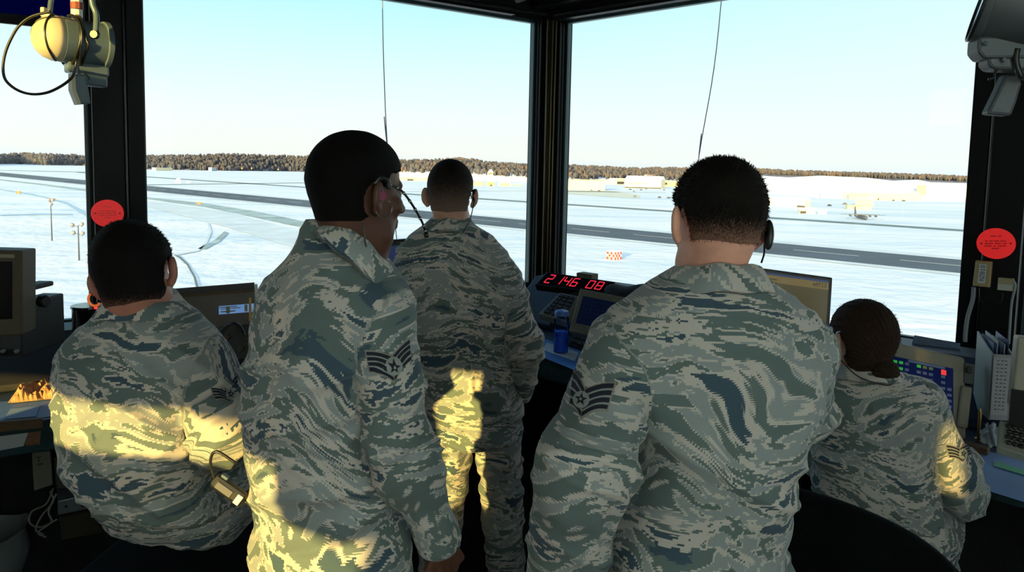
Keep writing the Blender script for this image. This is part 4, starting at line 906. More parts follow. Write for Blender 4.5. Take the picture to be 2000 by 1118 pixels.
# seated airwoman at right
cE=at(1725,1060,2.05); zE=cE[2]; sE=np.array([cE[0],cE[1],zE])
y=math.radians(35); UE=np.array([math.cos(y),-math.sin(y),0]); VE=np.array([math.sin(y),math.cos(y),0])
legsE=[[sE+UE*s*.09+VE*.03,sE+UE*s*.11+VE*.40,np.array([*(sE+UE*s*.11+VE*.40)[:2],.12]),VE,0.] for s in (-1,1)]
cfgE=dict(Y=2.05,yaw=12,seed=14,blend=.028,foot=(cE[0],cE[1]),z0=0,h=.0065,bh=.006,fang=-.6,fold=1.1,hand=.92,hh=.003,
 label='person with brown hair in a low bun sitting at the right console in camouflage',
 rows=[(712,1655,1722,.055),(722,1645,1740,.065),(738,1628,1775,.082),(762,1610,1805,.100),(800,1600,1815,.112),(850,1594,1815,.120),(900,1592,1812,.125),(950,1598,1815,.13),(1000,1612,1822,.135),(1050,1622,1832,.14),(1085,1630,1832,.14)],
 arms=[dict(p=[(1628,790,2.07,.066),(1610,900,2.22,.058),(1680,870,2.42,.040)],hd=(.4,1,-.1),hn=(0,0,-1),side=-1,curl=.4),
       dict(p=[(1795,785,2.05,.066),(1878,968,1.99,.062),(1880,905,2.25,.042)],hd=(-.1,1,0),hn=(0,0,-1),side=1,curl=.4)],
 head=(1682,668,2.05,-12,-10,4),hs=.90,neck=(1692,728,2.05,.050),collar=(1690,727,2.045,.074,.070,.026),ctilt=6,
 legs=legsE,pelvis=(sE+Z3*.03,.17,.15,.11),lr=(.095,.075,.065),skin=sk_mid,
 hair=dict(z0=-.05,z1=.02,t0=.008,t=.014,nape=-.105,lump=.0,comb_lines=(.014,-.078),bun=(.016,-.092,-.084,.042,.034,.034),strands=1500,sl=.010,sz=-.09,comb=lambda HR,q: HR@np.array([0,-.6,-.5])))
E_=run(cfgE,'hair_brown_tied',(.032,.018,.012),(.032,.018,.012),-.2,-.18,500)
insignia(E_,(1845,868),(1872,876),None,(1853,895),(1880,904),(1897,888),(1890,868),((1879,887),(8,2),(-1,10)),t1=3.2)
# ================================================================ REAR OF THE CAB: unseen shades and cabinets added to shape the low sun
def transl(name,col,tr):
    m=bpy.data.materials.new(name); m.use_nodes=True; nt=m.node_tree; nt.nodes.clear()
    d=N(nt,'ShaderNodeBsdfDiffuse',inp={0:(*[c*.5 for c in col],1)}); t=N(nt,'ShaderNodeBsdfTranslucent',inp={0:(*[c*tr for c in col],1)}); a=N(nt,'ShaderNodeAddShader')
    L(nt,d.outputs[0],a.inputs[0]); L(nt,t.outputs[0],a.inputs[1]); o=N(nt,'ShaderNodeOutputMaterial'); L(nt,a.outputs[0],o.inputs[0]); return m
opq=mat('grey_sun_block_fabric',(.04,.05,.07),.8)
pale_sh=transl('pale_light_diffuser_fabric',(.80,.90,1.0),1.0)  # added diffuser, turns the sun into soft light on the nearest back
pale2=transl('grey_light_diffuser_fabric',(.48,.57,.66),.62)
shade('roller_shade',LE,DR,-NR,.12,2.37,1.22,'added opaque grey shade blocking sun at the rear left window, pulled low',opq,off=.03)
shade('roller_shade',LE,DR,-NR,2.93,4.117,1.50,'added grey translucent shade cutting and softening sun, rear left window, middle of three',pale2,off=.03)
shade('roller_shade',LE,DR,-NR,4.119,4.35,1.385,'added grey translucent shade cutting the sun at the rear left window nearest the rear corner',pale2,off=.03)
shade('roller_shade',RE,DL,-NL,.12,2.37,1.55,'added opaque grey shade dimming light from the rear right window farthest from the rear corner',opq,off=.03)
shade('roller_shade',RE,DL,-NL,2.57,3.05,ZS+.02,'added opaque grey shade dimming light from the rear right window next to the pale one',opq,off=.03)
shade('roller_shade',RE,DL,-NL,3.07,4.95,ZS+.02,'added pale translucent shade diffusing sun as soft light, rear right window, pulled fully down',pale_sh,off=.03)
shade('roller_shade',RE,DL,-NL,4.96,5.22,1.58,'added narrow opaque shade trimming the sun patch beside the rear corner post',opq,off=.03)
mb=MB(); wallseg(mb,LE,DR,-NR,4.35,SIDE,ZS,ZH); wallseg(mb,RE,DL,-NL,5.22,SIDE,ZS,ZH); S('wall_corner_sun_block',mb,dark)  # unseen corner wall, extended to block the sun
gcab=mat('sun_block_grey_steel',(.03,.03,.033),.5)
def cabinet(s0,s1,h,dep,lab,nm='sun_block_cabinet',o=LE,DR=DR,NR=NR):  # sun-blocking boxes added out of view in the form of cabinets
    o_=o+DR*(s0+s1)/2+NR*(dep/2+.01); t=empty(nm,o_,lab,'added sun block')
    MB().box(o_+Z3*h/2,(s1-s0,dep,h),(DR,NR,Z3),bev=.006).build('cabinet_body',gcab,t)
    for q in (0,1):
        d_=MB().box(o_+Z3*h/2+NR*(dep/2+.008)+DR*(s1-s0)*(q-.5)/2,((s1-s0)/2-.01,.012,h-.04),(DR,NR,Z3),bev=.003).build('cabinet_door',gcab,t)
        MB().box(o_+Z3*h*.55+NR*(dep/2+.022)+DR*.025*(2*q-1),(.01,.015,.09),(DR,NR,Z3)).build('handle',black2,d_)
cabinet(2.57,2.92,2.30,.28,'added tall narrow grey cabinet blocking sun at the rear left window'); cabinet(2.94,3.70,1.33,.28,'added low grey double door cabinet blocking sun under the rear left window')
cabinet(.6,2.37,1.07,.28,'added long low grey cabinet blocking sun under the far rear left window')
cabinet(4.80,5.18,1.33,.2,'added waist high grey cabinet blocking low sun beside the rear corner under the narrow shade',o=RE,DR=DL,NR=NL)
# ================================================================ CONSOLES
offL,offR,DZ=1.13,1.20,.82
nn_=np.array([[NL[0],NL[1]],[NR[0],NR[1]]]); I=Cn[:2]+np.linalg.solve(nn_,[-offL,-offR])
def P2(q): return (float(q[0]),float(q[1]))
top_l=mat('dark_blue_desk_laminate',(.022,.045,.085),.28,spec=.5,var=.1); teal=mat('teal_carpet_edge',(.012,.040,.045),.95,bump=.6,bscale=260,var=.25,vscale=120)
wood=mat('worn_wood_edge',(.10,.05,.02),.6,var=.3,vscale=30)
I3=np.array([I[0],I[1],0])
for nm,d,n,off,ln,lab in (('console_desk',DL,NL,offL,4.6,'long dark blue console desk under the left windows'),('console_desk',DR,NR,offR,4.4,'long dark blue console desk under the right windows')):
    w0=Cn-n*.10; pl=[P2(w0 if 0 else Cn-(NL+NR)*.06),P2(Cn+d*ln-n*.01),P2(Cn+d*ln-n*off),P2(I3)]
    t=empty(nm,Cn+d*ln/2-n*off/2,lab,'desk')
    MB().prism(pl,DZ-.03,DZ).build('desktop',top_l,t)
    f0=I3; f1=Cn+d*ln-n*off; u=(f1-f0); lf=np.linalg.norm(u); u/=lf
    MB().box((f0+f1)/2-n*.006+Z3*(DZ-.055),(lf,.022,.105),(u,n,Z3),bev=.006).build('front_edge',teal,t)
    MB().box((f0+f1)/2+n*.42+Z3*(DZ-.03)/2,(lf,.03,DZ-.03),(u,n,Z3)).build('back_panel',dark,t)
    for k_ in range(4):
        MB().box(f0+u*(.35+k_*lf*.29)+n*.22+Z3*(DZ-.03)/2,(.03,.42,DZ-.03),(u,n,Z3)).build('support_panel',dark,t)
# ---- slabs whose front face is given by its corner pixels on a plane
class Slab:
    def __init__(s,pix,p0,n,thick):
        n=np.array(n,float); n/=np.linalg.norm(n); s.n=n; s.c=[onpl(x,y,p0,n) for x,y in pix]; s.th=thick   # TL,TR,BR,BL ; n points to the viewer
    def pt(s,u,v,off=0):
        a,b,c,d=s.c; return (a*(1-u)+b*u)*(1-v)+(d*(1-u)+c*u)*v+s.n*off
    def body(s,mb=None,mi=0):
        mb=mb or MB(); V=list(s.c)+[q-s.n*s.th for q in s.c]; return mb.add(V,[(0,1,2,3),(7,6,5,4),(0,4,5,1),(1,5,6,2),(2,6,7,3),(3,7,4,0)],mi)
    def quad(s,mb,u0,v0,u1,v1,off=.001,th=.002,mi=0):
        V=[s.pt(u,v,off+th) for u,v in ((u0,v0),(u1,v0),(u1,v1),(u0,v1))]+[s.pt(u,v,off-.0005) for u,v in ((u0,v0),(u1,v0),(u1,v1),(u0,v1))]
        return mb.add(V,[(0,1,2,3),(7,6,5,4),(0,4,5,1),(1,5,6,2),(2,6,7,3),(3,7,4,0)],mi)
    def mid(s): return sum(s.c)/4
def bevel_obj(o,w_=.004,seg=2):
    m=o.modifiers.new('bevel','BEVEL'); m.width=w_; m.segments=seg; m.limit_method='ANGLE'; return o
def base_pt(sl,z=DZ): q=min(sl.c,key=lambda v:v[2])*1; m_=sl.mid(); return np.array([m_[0],m_[1],z])
def text_strokes(s,size):
    """tiny 5x7 pixel font as (x,y) cells; used for painted lettering"""
    FONT={'0':'0E11191513110E','1':'040C040404040E','2':'0E11010608101F','3':'1F02040201110E','4':'02060A121F0202','5':'1F101E0101110E','6':'0608101E11110E','7':'1F010204080808','8':'0E11110E11110E','9':'0E11110F01020C','A':'0E11111F111111','B':'1E11111E11111E','C':'0E11101010110E','D':'1C12111111121C','E':'1F10101E10101F','F':'1F10101E101010','G':'0E11101713110F','H':'1111111F111111','I':'0E04040404040E','K':'11121418141211','L':'1010101010101F','M':'111B1515111111','N':'11191513111111','O':'0E11111111110E','P':'1E11111E101010','R':'1E11111E141211','S':'0F10100E01011E','T':'1F040404040404','U':'1111111111110E','V':'11111111110A04','W':'111111151515 0A'.replace(' ',''),'X':'11110A040A1111','Y':'11110A04040404','Z':'1F01020408101F','e':'00000E111F100E','-':'0000001F000000',' ':'00000000000000',':':'00040000040000','.':'00000000000004'}
    cells=[]
    for i,ch in enumerate(s):
        g=FONT.get(ch,FONT.get(ch.upper(),FONT[' ']))
        for r_ in range(7):
            b=int(g[2*r_:2*r_+2],16)
            for c in range(5):
                if b&(16>>c): cells.append((i*6+c,r_))
    return cells,len(s)*6-1
def write_on(sl,mb,s,u0,v0,u1,v1,off=.002,th=.0006,gap=.0,mi=0):
    cells,w_=text_strokes(s,1)
    for c,r_ in cells:
        sl.quad(mb,u0+(u1-u0)*(c+gap)/w_,v0+(v1-v0)*(r_+gap)/7,u0+(u1-u0)*(c+1-gap)/w_,v0+(v1-v0)*(r_+1-gap)/7,off,th,mi)
beige=mat('aged_beige_plastic',(.20,.165,.115),.5,var=.08,bump=.05); beige2=mat('pale_beige_plastic',(.34,.30,.23),.5,var=.06); blk=mat('black_plastic',(.010,.010,.011),.4); scrb=mat('dark_blue_screen',(.004,.009,.035),.18,spec=.6,emit=(.01,.03,.12),es=.07)
offscr=mat('unlit_black_screen',(.003,.003,.004),.25,spec=.15); btnk=mat('dark_key_caps',(.018,.017,.016),.5); paper=mat('white_paper',(.62,.64,.66),.8); ink=mat('grey_print_ink',(.10,.11,.13),.8)
CR=-NR; CLf=-NL
# hood (raised navy housing) along the right windows
def hood(d,n,s0,s1,off,zt,lab,tilt=.30,m=navy):
    o_=Cn+d*(s0+s1)/2-n*off; t=empty('console_hood',np.array([o_[0],o_[1],DZ]),lab,'console')
    mb=MB(); L_=s1-s0
    mb.extrude([(0,DZ+.002),(0,zt),(.16,zt-.005),(.16+tilt*.9,DZ+.03),(.16+tilt*.9,DZ+.002)],Cn+d*s0-n*off,-n,Z3,d,L_)
    b=mb.build('hood_panel',m,t); bevel_obj(b,.006); return t,b
hood(DR,NR,.30,1.72,.30,1.075,'navy sloped console hood right of the corner post')
hood(DR,NR,1.74,2.90,.42,1.03,'navy sloped console hood behind the large touch panel')
hood(DL,NL,.42,3.6,.30,1.0,'dark grey sloped console hood under the left windows',.28,mat('dark_grey_console',(.025,.024,.022),.5,var=.1))
# LED clock
Nc=np.array([-.35,-.62,.95]); p_=at(1120,560,4.0)
sl=Slab([(1068,531),(1202,551),(1187,574),(1044,556)],p_,Nc,.05)
t=empty('digital_clock',base_pt(sl,sl.mid()[2]-.06),'black digital clock with red numerals on the blue console','clock')
bevel_obj(sl.body().build('clock_case',blk,t),.004)
mb=MB(); sl.quad(mb,.03,.06,.97,.9,.0,.002); mb.build('display_window',offscr,t)
mb=MB()
SEG={'2':'abged','1':'bc','4':'fgbc','6':'afgedc','0':'abcdef','8':'abcdefg'}
def digit(ch,u0,u1,v0,v1):
    um=(u1-u0); vm=(v1-v0)
    S_={'a':((0,0),(1,0)),'b':((1,0),(1,.5)),'c':((1,.5),(1,1)),'d':((0,1),(1,1)),'e':((0,.5),(0,1)),'f':((0,0),(0,.5)),'g':((0,.5),(1,.5))}
    for k_ in SEG[ch]:
        (a,b),(c,d)=S_[k_]
        for j in range(5):
            w_=(j+.5)/5; x=a+(c-a)*w_; y=b+(d-b)*w_; uu=u0+um*x; vv=v0+vm*y; sl.quad(mb,uu-.0055,vv-.038,uu+.0055,vv+.038,.0022,.0008)
for ch,u in zip('2146 08',(.10,.235,.345,.46,0,.68,.80)):
    if ch!=' ': digit(ch,u,u+.075,.20,.78)
mb.build('numerals',mat('red_led_glow',(.5,.01,.02),emit=(1,.03,.07),es=.75),t)
MB().box(sl.mid()-Z3*.07-NR*.0,(.16,.05,.06),(DR,NR,Z3)).build('clock_stand',blk,t)
# key panel and tilted touch display beside it
p_=at(1090,600,3.75); sl=Slab([(1094,572),(1130,579),(1106,630),(1052,613)],p_,np.array([-.3,-.5,1.]),.04)
t=empty('key_panel',base_pt(sl),'small beige key panel with rows of dark keys left of the tilted display','keypad'); bevel_obj(sl.body().build('panel_case',beige,t),.003)
for i in range(3):
    for j in range(6):
        mb=MB(); sl.quad(mb,.12+i*.27,.08+j*.145,.12+i*.27+.2,.08+j*.145+.10,.0,.008); mb.build('key',btnk,t)
MB().box(sl.mid()-Z3*.08,(.08,.08,.10),(DR,NR,Z3)).build('panel_foot',blk,t)
p_=at(1150,610,3.55); sl=Slab([(1133,563),(1224,581),(1205,668),(1110,646)],p_,np.array([-.35,-.75,.75]),.05)
t=empty('touch_display',base_pt(sl),'tilted beige framed display with dark screen behind the water bottle','display'); bevel_obj(sl.body().build('display_case',beige,t),.006)
mb=MB(); sl.quad(mb,.11,.17,.9,.80,.0,.001); mb.build('screen',scrb,t)
mb=MB()
for i in range(9):
    for j in range(6): sl.quad(mb,.15+i*.08,.22+j*.09,.15+i*.08+.055,.22+j*.09+.055,.0012,.0004)
mb.build('screen_tiles',mat('dim_blue_tiles',(.01,.016,.05),.3,emit=(.01,.02,.07),es=.1),t)
MB().box(sl.mid()-Z3*.10+NR*.06,(.12,.08,.13),(DR,NR,Z3)).build('display_stand',blk,t)
p_=onz(1140,665,DZ); sl=Slab([(1124,650),(1200,674),(1192,696),(1110,671)],at(1130,668,3.4),np.array([-.1,-.4,1.]),.02)
t=empty('black_keyboard',base_pt(sl),'black keyboard strip below the tilted display','keyboard'); sl.body().build('keyboard_case',blk,t)
for j in range(2):
    for i in range(12):
        mb=MB(); sl.quad(mb,.04+i*.077,.15+j*.4,.04+i*.077+.06,.15+j*.4+.3,.0,.006); mb.build('key',btnk,t)
# paper lying under the bottle
def sheet(pix,z,m,name,lab,cat,th=.0015,group=None):
    c=[onz(x,y,z) for x,y in pix]; V=[q+Z3*th for q in c]+[q+Z3*.0003 for q in c]; o=link_mesh(name,V,[(0,1,2,3),(7,6,5,4),(0,4,5,1),(1,5,6,2),(2,6,7,3),(3,7,4,0)],m); setp(o,lab,cat,group); return c,o
sheet([(1062,662),(1170,700),(1150,735),(1056,697)],DZ+.001,mat('blue_desk_sheet',(.10,.26,.62),.35),'desk_sheet','glossy pale blue sheet on the desk under the water bottle','paper')
sheet([(1068,670),(1130,690),(1122,706),(1060,684)],DZ+.004,paper,'note_paper','white note paper lying beside the water bottle base','paper')
# water bottle
bq=onz(1095,690,DZ)+Z3*.003; k_=bq[1]/F; Hb=93*k_; rb=14.5*k_
t=empty('water_bottle',bq,'transparent blue water bottle half full on the right console','bottle')
bgl=glass('blue_tinted_plastic',(.62,.78,1.0),.05); wat=mat('blue_water',(.10,.24,.85),.1,trans=.25,spec=.5)
MB().lathe(bq,Z3,[(0,rb*.9),(.008,rb),(Hb*.74,rb),(Hb*.80,rb*.86),(Hb*.815,rb*.72)],28).build('bottle_shell',bgl,t,True)
MB().lathe(bq,Z3,[(.004,rb*.88),(.010,rb*.96),(Hb*.47,rb*.96)],28).build('water',wat,t,True)
c=MB().lathe(bq,Z3,[(Hb*.80,rb*.98),(Hb*.86,rb*1.0),(Hb*.90,rb*.9),(Hb*.925,rb*.45)],28).build('cap',mat('blue_plastic_cap',(.07,.16,.50),.4),t,'auto')
MB().lathe(bq,Z3,[(Hb*.92,rb*.42),(Hb*.97,rb*.40),(Hb*1.0,rb*.30)],16).build('spout',mat('blue_plastic_cap',(.02,.07,.30)),c,'auto')
# brown box on the hood, black bag
q=at(1147,541,4.22); 
t=MB().box(q+Z3*.0,(.11,.07,.045),(DR,NR,Z3),bev=.004).build('small_carton',wood); setp(t,'small brown carton on top of the navy hood behind the clock','box')
mb=MB(); c=at(1240,575,3.75); mb.tube(smooth_path([c+DR*x+Z3*z for x,z in ((-.16,-.05),(-.08,.03),(0,.035),(.1,.01),(.2,-.02))],6),[.01]*3+[.05]*20+[.01]*2,10) if 0 else None
bm=bmesh.new(); bmesh.ops.create_icosphere(bm,subdivisions=3,radius=1)
for v in bm.verts: v.co=Vector((v.co.x*.19,v.co.y*.08,v.co.z*.05*(1+.3*math.sin(v.co.x*5)))) 
o=bpy.data.objects.new('cloth_bag',bpy.data.meshes.new('cloth_bag')); bm.to_mesh(o.data); bm.free(); o.data.materials.append(dark); COL.objects.link(o)
for p in o.data.polygons: p.use_smooth=True
o.location=Vector(c.tolist()); o.rotation_euler=(0,0,math.atan2(DR[1],DR[0])); setp(o,'dark cloth bag lying on the console left of the nearest shoulder','bag')
# LCD monitor behind the nearest airman
sl=Slab([(1479,523),(1626,543),(1617,690),(1468,668)],at(1550,600,2.75),np.array([-.25,-1,.10]),.035)
t=empty('lcd_monitor',base_pt(sl),'thin black monitor with a tan screen above the nearest shoulder','monitor'); bevel_obj(sl.body().build('monitor_case',blk,t),.004)
mb=MB(); sl.quad(mb,.03,.045,.955,.95,.0,.0012); mb.build('screen',mat('tan_screen_page',(.07,.055,.02),.3,emit=(.30,.22,.07),es=.13),t)
mb=MB(); sl.quad(mb,.03,.045,.955,.075,.0012,.0005); mb.build('title_bar',mat('blue_title_bar',(.02,.03,.10),.3,emit=(.03,.05,.20),es=.3),t)
mb=MB(); sl.quad(mb,.03,.075,.955,.17,.0012,.0004); mb.build('page_header',mat('ochre_page_header',(.2,.14,.04),.3,emit=(.42,.27,.08),es=.2),t)
mb=MB(); write_on(sl,mb,'eATIS',.75,.09,.93,.14,.0016,.0004); mb.build('screen_heading',mat('dark_screen_text',(.03,.025,.015),.5),t); mb=MB()
for j,(a,b) in enumerate(((.10,.30),(.08,.28),(.08,.25),(.08,.42),(.08,.34),(.08,.22))): 
    for k_ in range(int((b-a)/.02)): sl.quad(mb,a+k_*.02,.12+j*.045,a+k_*.02+.014,.135+j*.045,.0016,.0004)
mb.build('screen_text',mat('dark_screen_text',(.03,.025,.015),.5),t)
q=base_pt(sl)+np.array([.0,.06,0]); mb=MB(); mb.box(q+Z3*.008,(.22,.16,.016),bev=.004); mb.tube([q+Z3*.01,q+Z3*(sl.mid()[2]-DZ)],.02,10); mb.build('monitor_stand',blk,t)
# large touch panel at right
nrm=np.array([-.55,-1,.45]); p_=at(1830,740,2.55)
sl=Slab([(1700,657),(1884,699),(1886,866),(1690,845)],p_,nrm,.06)
t=empty('touchscreen_console',base_pt(sl),'large beige framed touch panel with coloured button grid at right console','display'); bevel_obj(sl.body().build('panel_case',beige2,t),.01,3)
mb=MB(); sl.quad(mb,.06,.16,.885,.80,.0,.0012); mb.build('screen',mat('deep_blue_screen',(.004,.008,.06),.2,emit=(.01,.03,.26),es=.09),t)
cols={'g':mat('green_button',(.02,.25,.03),.4,emit=(.05,.75,.08),es=.30),'r':mat('red_button',(.5,.02,.02),.4,emit=(1,.05,.04),es=.7),'b':mat('grey_blue_button',(.03,.05,.10),.4,emit=(.16,.22,.34),es=.18),'o':mat('olive_button',(.06,.08,.03),.4,emit=(.25,.3,.08),es=.2)}
for i in range(13):
    for j in range(9):
        if i in (6,10): continue
        k_='b'
        if i in (3,4) and j<5: k_='g'
        if i==7 and j in (0,): k_='g'
        if i in (8,9) and j==0: k_='o'
        if i==11 and j==0: k_='r'
        if i==12 and j<3: continue
        mb=MB(); u0=.075+i*.0625; v0=.20+j*.066; sz=(.052,.058) if k_=='r' else (.042,.030)
        sl.quad(mb,u0,v0,u0+sz[0],v0+sz[1],.0014,.0006); mb.build('screen_button',cols[k_],t)
mb=MB(); sl.quad(mb,.42,.165,.80,.19,.0014,.0004); mb.build('screen_banner',cols['b'],t)
MB().box(sl.mid()-Z3*.12+NR*.08,(.2,.10,.22),(DR,NR,Z3)).build('panel_stand',blk,t)
s2=Slab([(1884,708),(1905,712),(1900,752),(1880,748)],p_,nrm,.05); t=empty('handset_cradle',base_pt(s2),'grey plate with beige telephone handset beside the large touch panel','telephone'); bevel_obj(s2.body().build('cradle_plate',mat('grey_plate',(.10,.10,.10),.5),t),.003)
s3=Slab([(1878,752),(1899,756),(1890,838),(1868,834)],p_+np.array([0,-.02,0]),nrm,.03); bevel_obj(s3.body().build('handset',beige2,t),.008,3); mb=MB(); s2.quad(mb,.3,.2,.7,.5,0,.02); mb.build('hook',blk,t)
# notice on the hood
sl=Slab([(1786,655),(1876,671),(1871,696),(1781,671)],at(1830,672,2.95),np.array([-.6,-1,.8]),.002); t=empty('notice_card',sl.mid()-Z3*.02,'bluish printed card lying on the hood above the large touch panel','card')
sl.body().build('card',mat('pale_blue_card',(.13,.20,.32),.6),t); mb=MB()
for j in range(5): sl.quad(mb,.08,.15+j*.15,.9-.1*(j%2),.19+j*.15,.0003,.0003)
mb.build('print_lines',ink,t)
# binder standing upright
nb_=np.array([-.35,-1,.05]); sl=Slab([(1938,692),(1981,695),(1970,822),(1930,820)],at(1955,760,2.45),nb_,.20); wb=mat('white_binder_vinyl',(.50,.52,.52),.45)
t=empty('ring_binder',base_pt(sl),'white ring binder standing upright at the right column, papers sticking out','binder')
mb=MB(); a,b,c,d=sl.c; th=sl.n*.006; bk=sl.n*.20; 
mb.add([a,b,c,d,a-th,b-th,c-th,d-th],[(0,1,2,3),(7,6,5,4),(0,4,5,1),(1,5,6,2),(2,6,7,3),(3,7,4,0)])
up=Z3*.05
for p0_,p1_,sg in ((a,d,1),(b,c,-1)):
    w_=(b-a)/np.linalg.norm(b-a)*.005*sg; mb.add([p0_,p0_-bk+up,p1_-bk,p1_,p0_+w_,p0_-bk+up+w_,p1_-bk+w_,p1_+w_],[(0,1,2,3),(7,6,5,4),(0,4,5,1),(1,5,6,2),(2,6,7,3),(3,7,4,0)])
mb.build('binder_cover',wb,t)
s4=Slab([(1941,698),(1977,700),(1967,812),(1934,810)],at(1955,760,2.447),nb_,.001); mb=MB(); s4.body(mb); mb.build('spine_label',paper,t); mb=MB()
for j in range(14):
    for i in range(3): s4.quad(mb,.2+i*.22,.05+j*.065,.2+i*.22+.10*(1+(i+j)%2*.5),.065+j*.065,.0003,.0003)
mb.build('label_print',ink,t)
for q_ in range(5):
    f=.15+.17*q_; s0=a*(1-f)+b*f; s1=d*(1-f)+c*f; dx=(b-a)*.03; tl_=Z3*(.035+.01*math.sin(q_*2)); mb=MB()
    mb.add([s0-bk*.15+tl_,s0-bk*.9+tl_*1.3,s1-bk*.9,s1-bk*.15,s0-bk*.15+tl_+dx,s0-bk*.9+tl_*1.3+dx,s1-bk*.9+dx,s1-bk*.15+dx],[(0,1,2,3),(7,6,5,4),(0,4,5,1),(1,5,6,2),(2,6,7,3),(3,7,4,0)]); mb.build('divider_sheet',mat('blue_divider',(.04,.10,.25),.4) if q_%2==0 else paper,t)
# beige box at the right edge
sl=Slab([(1988,657),(2075,668),(2068,815),(1974,798)],at(2000,730,2.2),np.array([-.5,-1,.12]),.08); t=empty('wall_telephone',base_pt(sl),'beige console box cut off by the right edge of the photo','box'); bevel_obj(sl.body().build('box_body',beige2,t),.008,3)
mb=MB(); sl.quad(mb,.45,.2,.9,.75,0,.004); mb.build('dark_inset',blk,t); MB().box(sl.mid()-Z3*.13,(.12,.06,.16),(DR,NR,Z3)).build('box_stand',blk,t)
# beige keyboard
sl=Slab([(1953,821),(2075,850),(2078,912),(1949,873)],at(1990,860,2.15),np.array([-.15,-.45,1.]),.03); t=empty('beige_keyboard',base_pt(sl),'beige keyboard with dark round keys at the right edge of the console','keyboard'); bevel_obj(sl.body().build('keyboard_case',mat('keyboard_beige',(.30,.30,.24),.5),t),.004)
for j in range(4):
    for i in range(9):
        c=sl.pt(.14+i*.095+.02*(j%2),.17+j*.2,0); MB().lathe(c,sl.n,[(-.001,.0085),(.006,.0085),(.009,.006)],12).build('key',btnk,t,'auto')
# tissue, wood block, brass pen holder, papers
bm=bmesh.new(); bmesh.ops.create_icosphere(bm,subdivisions=4,radius=1); q=onz(1935,872,DZ)
for v in bm.verts:
    k_=.75+.35*math.sin(7*v.co.x+3*v.co.z)*math.cos(6*v.co.y+2)+.12*math.sin(17*v.co.x)*math.sin(15*v.co.z); v.co=Vector((v.co.x*.034*k_,v.co.y*.03*k_,v.co.z*.045*k_))
o=bpy.data.objects.new('crumpled_tissue',bpy.data.meshes.new('crumpled_tissue')); bm.to_mesh(o.data); bm.free(); o.data.materials.append(mat('white_tissue',(.62,.66,.70),.9)); COL.objects.link(o)
for p in o.data.polygons: p.use_smooth=True
o.location=Vector((q+Z3*.038).tolist()); setp(o,'crumpled white tissue between the binder and the beige keyboard','tissue')
q=onz(1896,880,DZ); o=MB().box(q+Z3*.012,(.10,.045,.022),(DR,NR,Z3),bev=.002).build('wood_block',mat('worn_wood_edge',(.1,.05,.02))); setp(o,'small brown wooden block on the desk below the large touch panel','block')
q=onz(1910,862,DZ); o=MB().lathe(q+Z3*.001,Z3,[(0,.012),(.01,.012),(.012,.005),(.10,.006),(.115,.002)],12).build('brass_pen',mat('brass',(.35,.25,.08),.3,metal=.8),None,'auto'); setp(o,'upright brass coloured pen beside the crumpled tissue','pen')
c,o=sheet([(1888,872),(2060,915),(2075,1005),(1905,952)],DZ+.001,mat('blue_white_chart',(.18,.30,.58),.5),'desk_chart','large bluish printed sheet on the right desk','paper')
mb=MB(); 
for j in range(12):
    f=(j+.7)/13; a_=c[0]*(1-f)+c[3]*f; b_=c[1]*(1-f)+c[2]*f; mb.tube([a_+(b_-a_)*.05+Z3*.002,a_+(b_-a_)*.95+Z3*.002],.0006,4)
o2=mb.build('print_line',ink,o); 
sheet([(1942,901),(2010,922),(2010,932),(1941,911)],DZ+.005,mat('green_highlighter_strip',(.12,.42,.22),.6),'green_strip','green paper strip lying on the large bluish sheet','paper strip')
# ---- right column fittings
def red_disc(px,py,rx,ry,d,n,lab):
    o_=Cn-n*.095; c=onpl(px,py,o_,n); e1=onpl(px+rx,py,o_,n); e2=onpl(px,py+ry,o_,n); R1=np.linalg.norm(e1-c); R2=np.linalg.norm(e2-c)
    t=empty('round_red_sign',c+n*.004,lab,'sign'); mb=MB(); mb.extrude([(R1*math.cos(a*math.pi/24),R2*math.sin(a*math.pi/24)) for a in range(48)],c,d,Z3,n,.004); mb.build('sign_disc',mat('emissive_red_plastic',(1.0,.025,.03),.35,emit=(1,.02,.02),es=.32),t)  # disc material has a weak red emission of its own
    mb=MB(); dd=e1-c; dd/=np.linalg.norm(dd)
    for words_,v in (((.30,.22),-.48),((.15,.18,.24,.30),-.16),((.42,.34,.20),.0),((.40,.12,.44),.16),((.36,),.33)):
        tot=sum(words_)+.05*(len(words_)-1); x_=-tot/2*1.1                       # print too small to read: word-long strokes broken into letter widths
        for wd in words_:
            for j in range(max(2,int(wd/.045))):
                q=c-n*.0008+dd*R1*(x_+j*.045*1.1+.02)-Z3*R2*(v+.012*math.sin(j*2.1+v*9)); h=R1*.017; hv=R2*(.030+.012*((j*7+int(v*50))%3)); mb.add([q-dd*h-Z3*hv,q+dd*h-Z3*hv,q+dd*h+Z3*hv,q-dd*h+Z3*hv],[(0,1,2,3)])
            x_+=(wd+.05)*1.1
    mb.build('sign_text',mat('faint_red_print',(.55,.10,.08),.6) if px<1000 else mat('dark_red_print',(.22,.01,.015),.6),t)
    for sx_ in (-.75,.75): MB().lathe(c+dd*R1*sx_-n*.002,-n,[(0,.004),(.003,.003)],8).build('screw',blk,t)
red_disc(210,417,32,26.5,DL,NL,'round red warning sign on the left window column'); red_disc(1945,476,39,30,DR,NR,'round red warning sign on the right window column')
def wallbox(pix,d,n,th,m,name,lab,cat):
    s_=Slab(pix,Cn-n*.12,-n,th); t=empty(name,s_.mid(),lab,cat); bevel_obj(s_.body().build('box_body',m,t),.004); return s_,t
s_,t=wallbox([(1905,509),(1937,512),(1933,562),(1899,559)],DR,NR,.04,mat('khaki_beige_box',(.36,.27,.13),.5),'switch_box','khaki switch box with a lettered label below the right red sign','switch box')
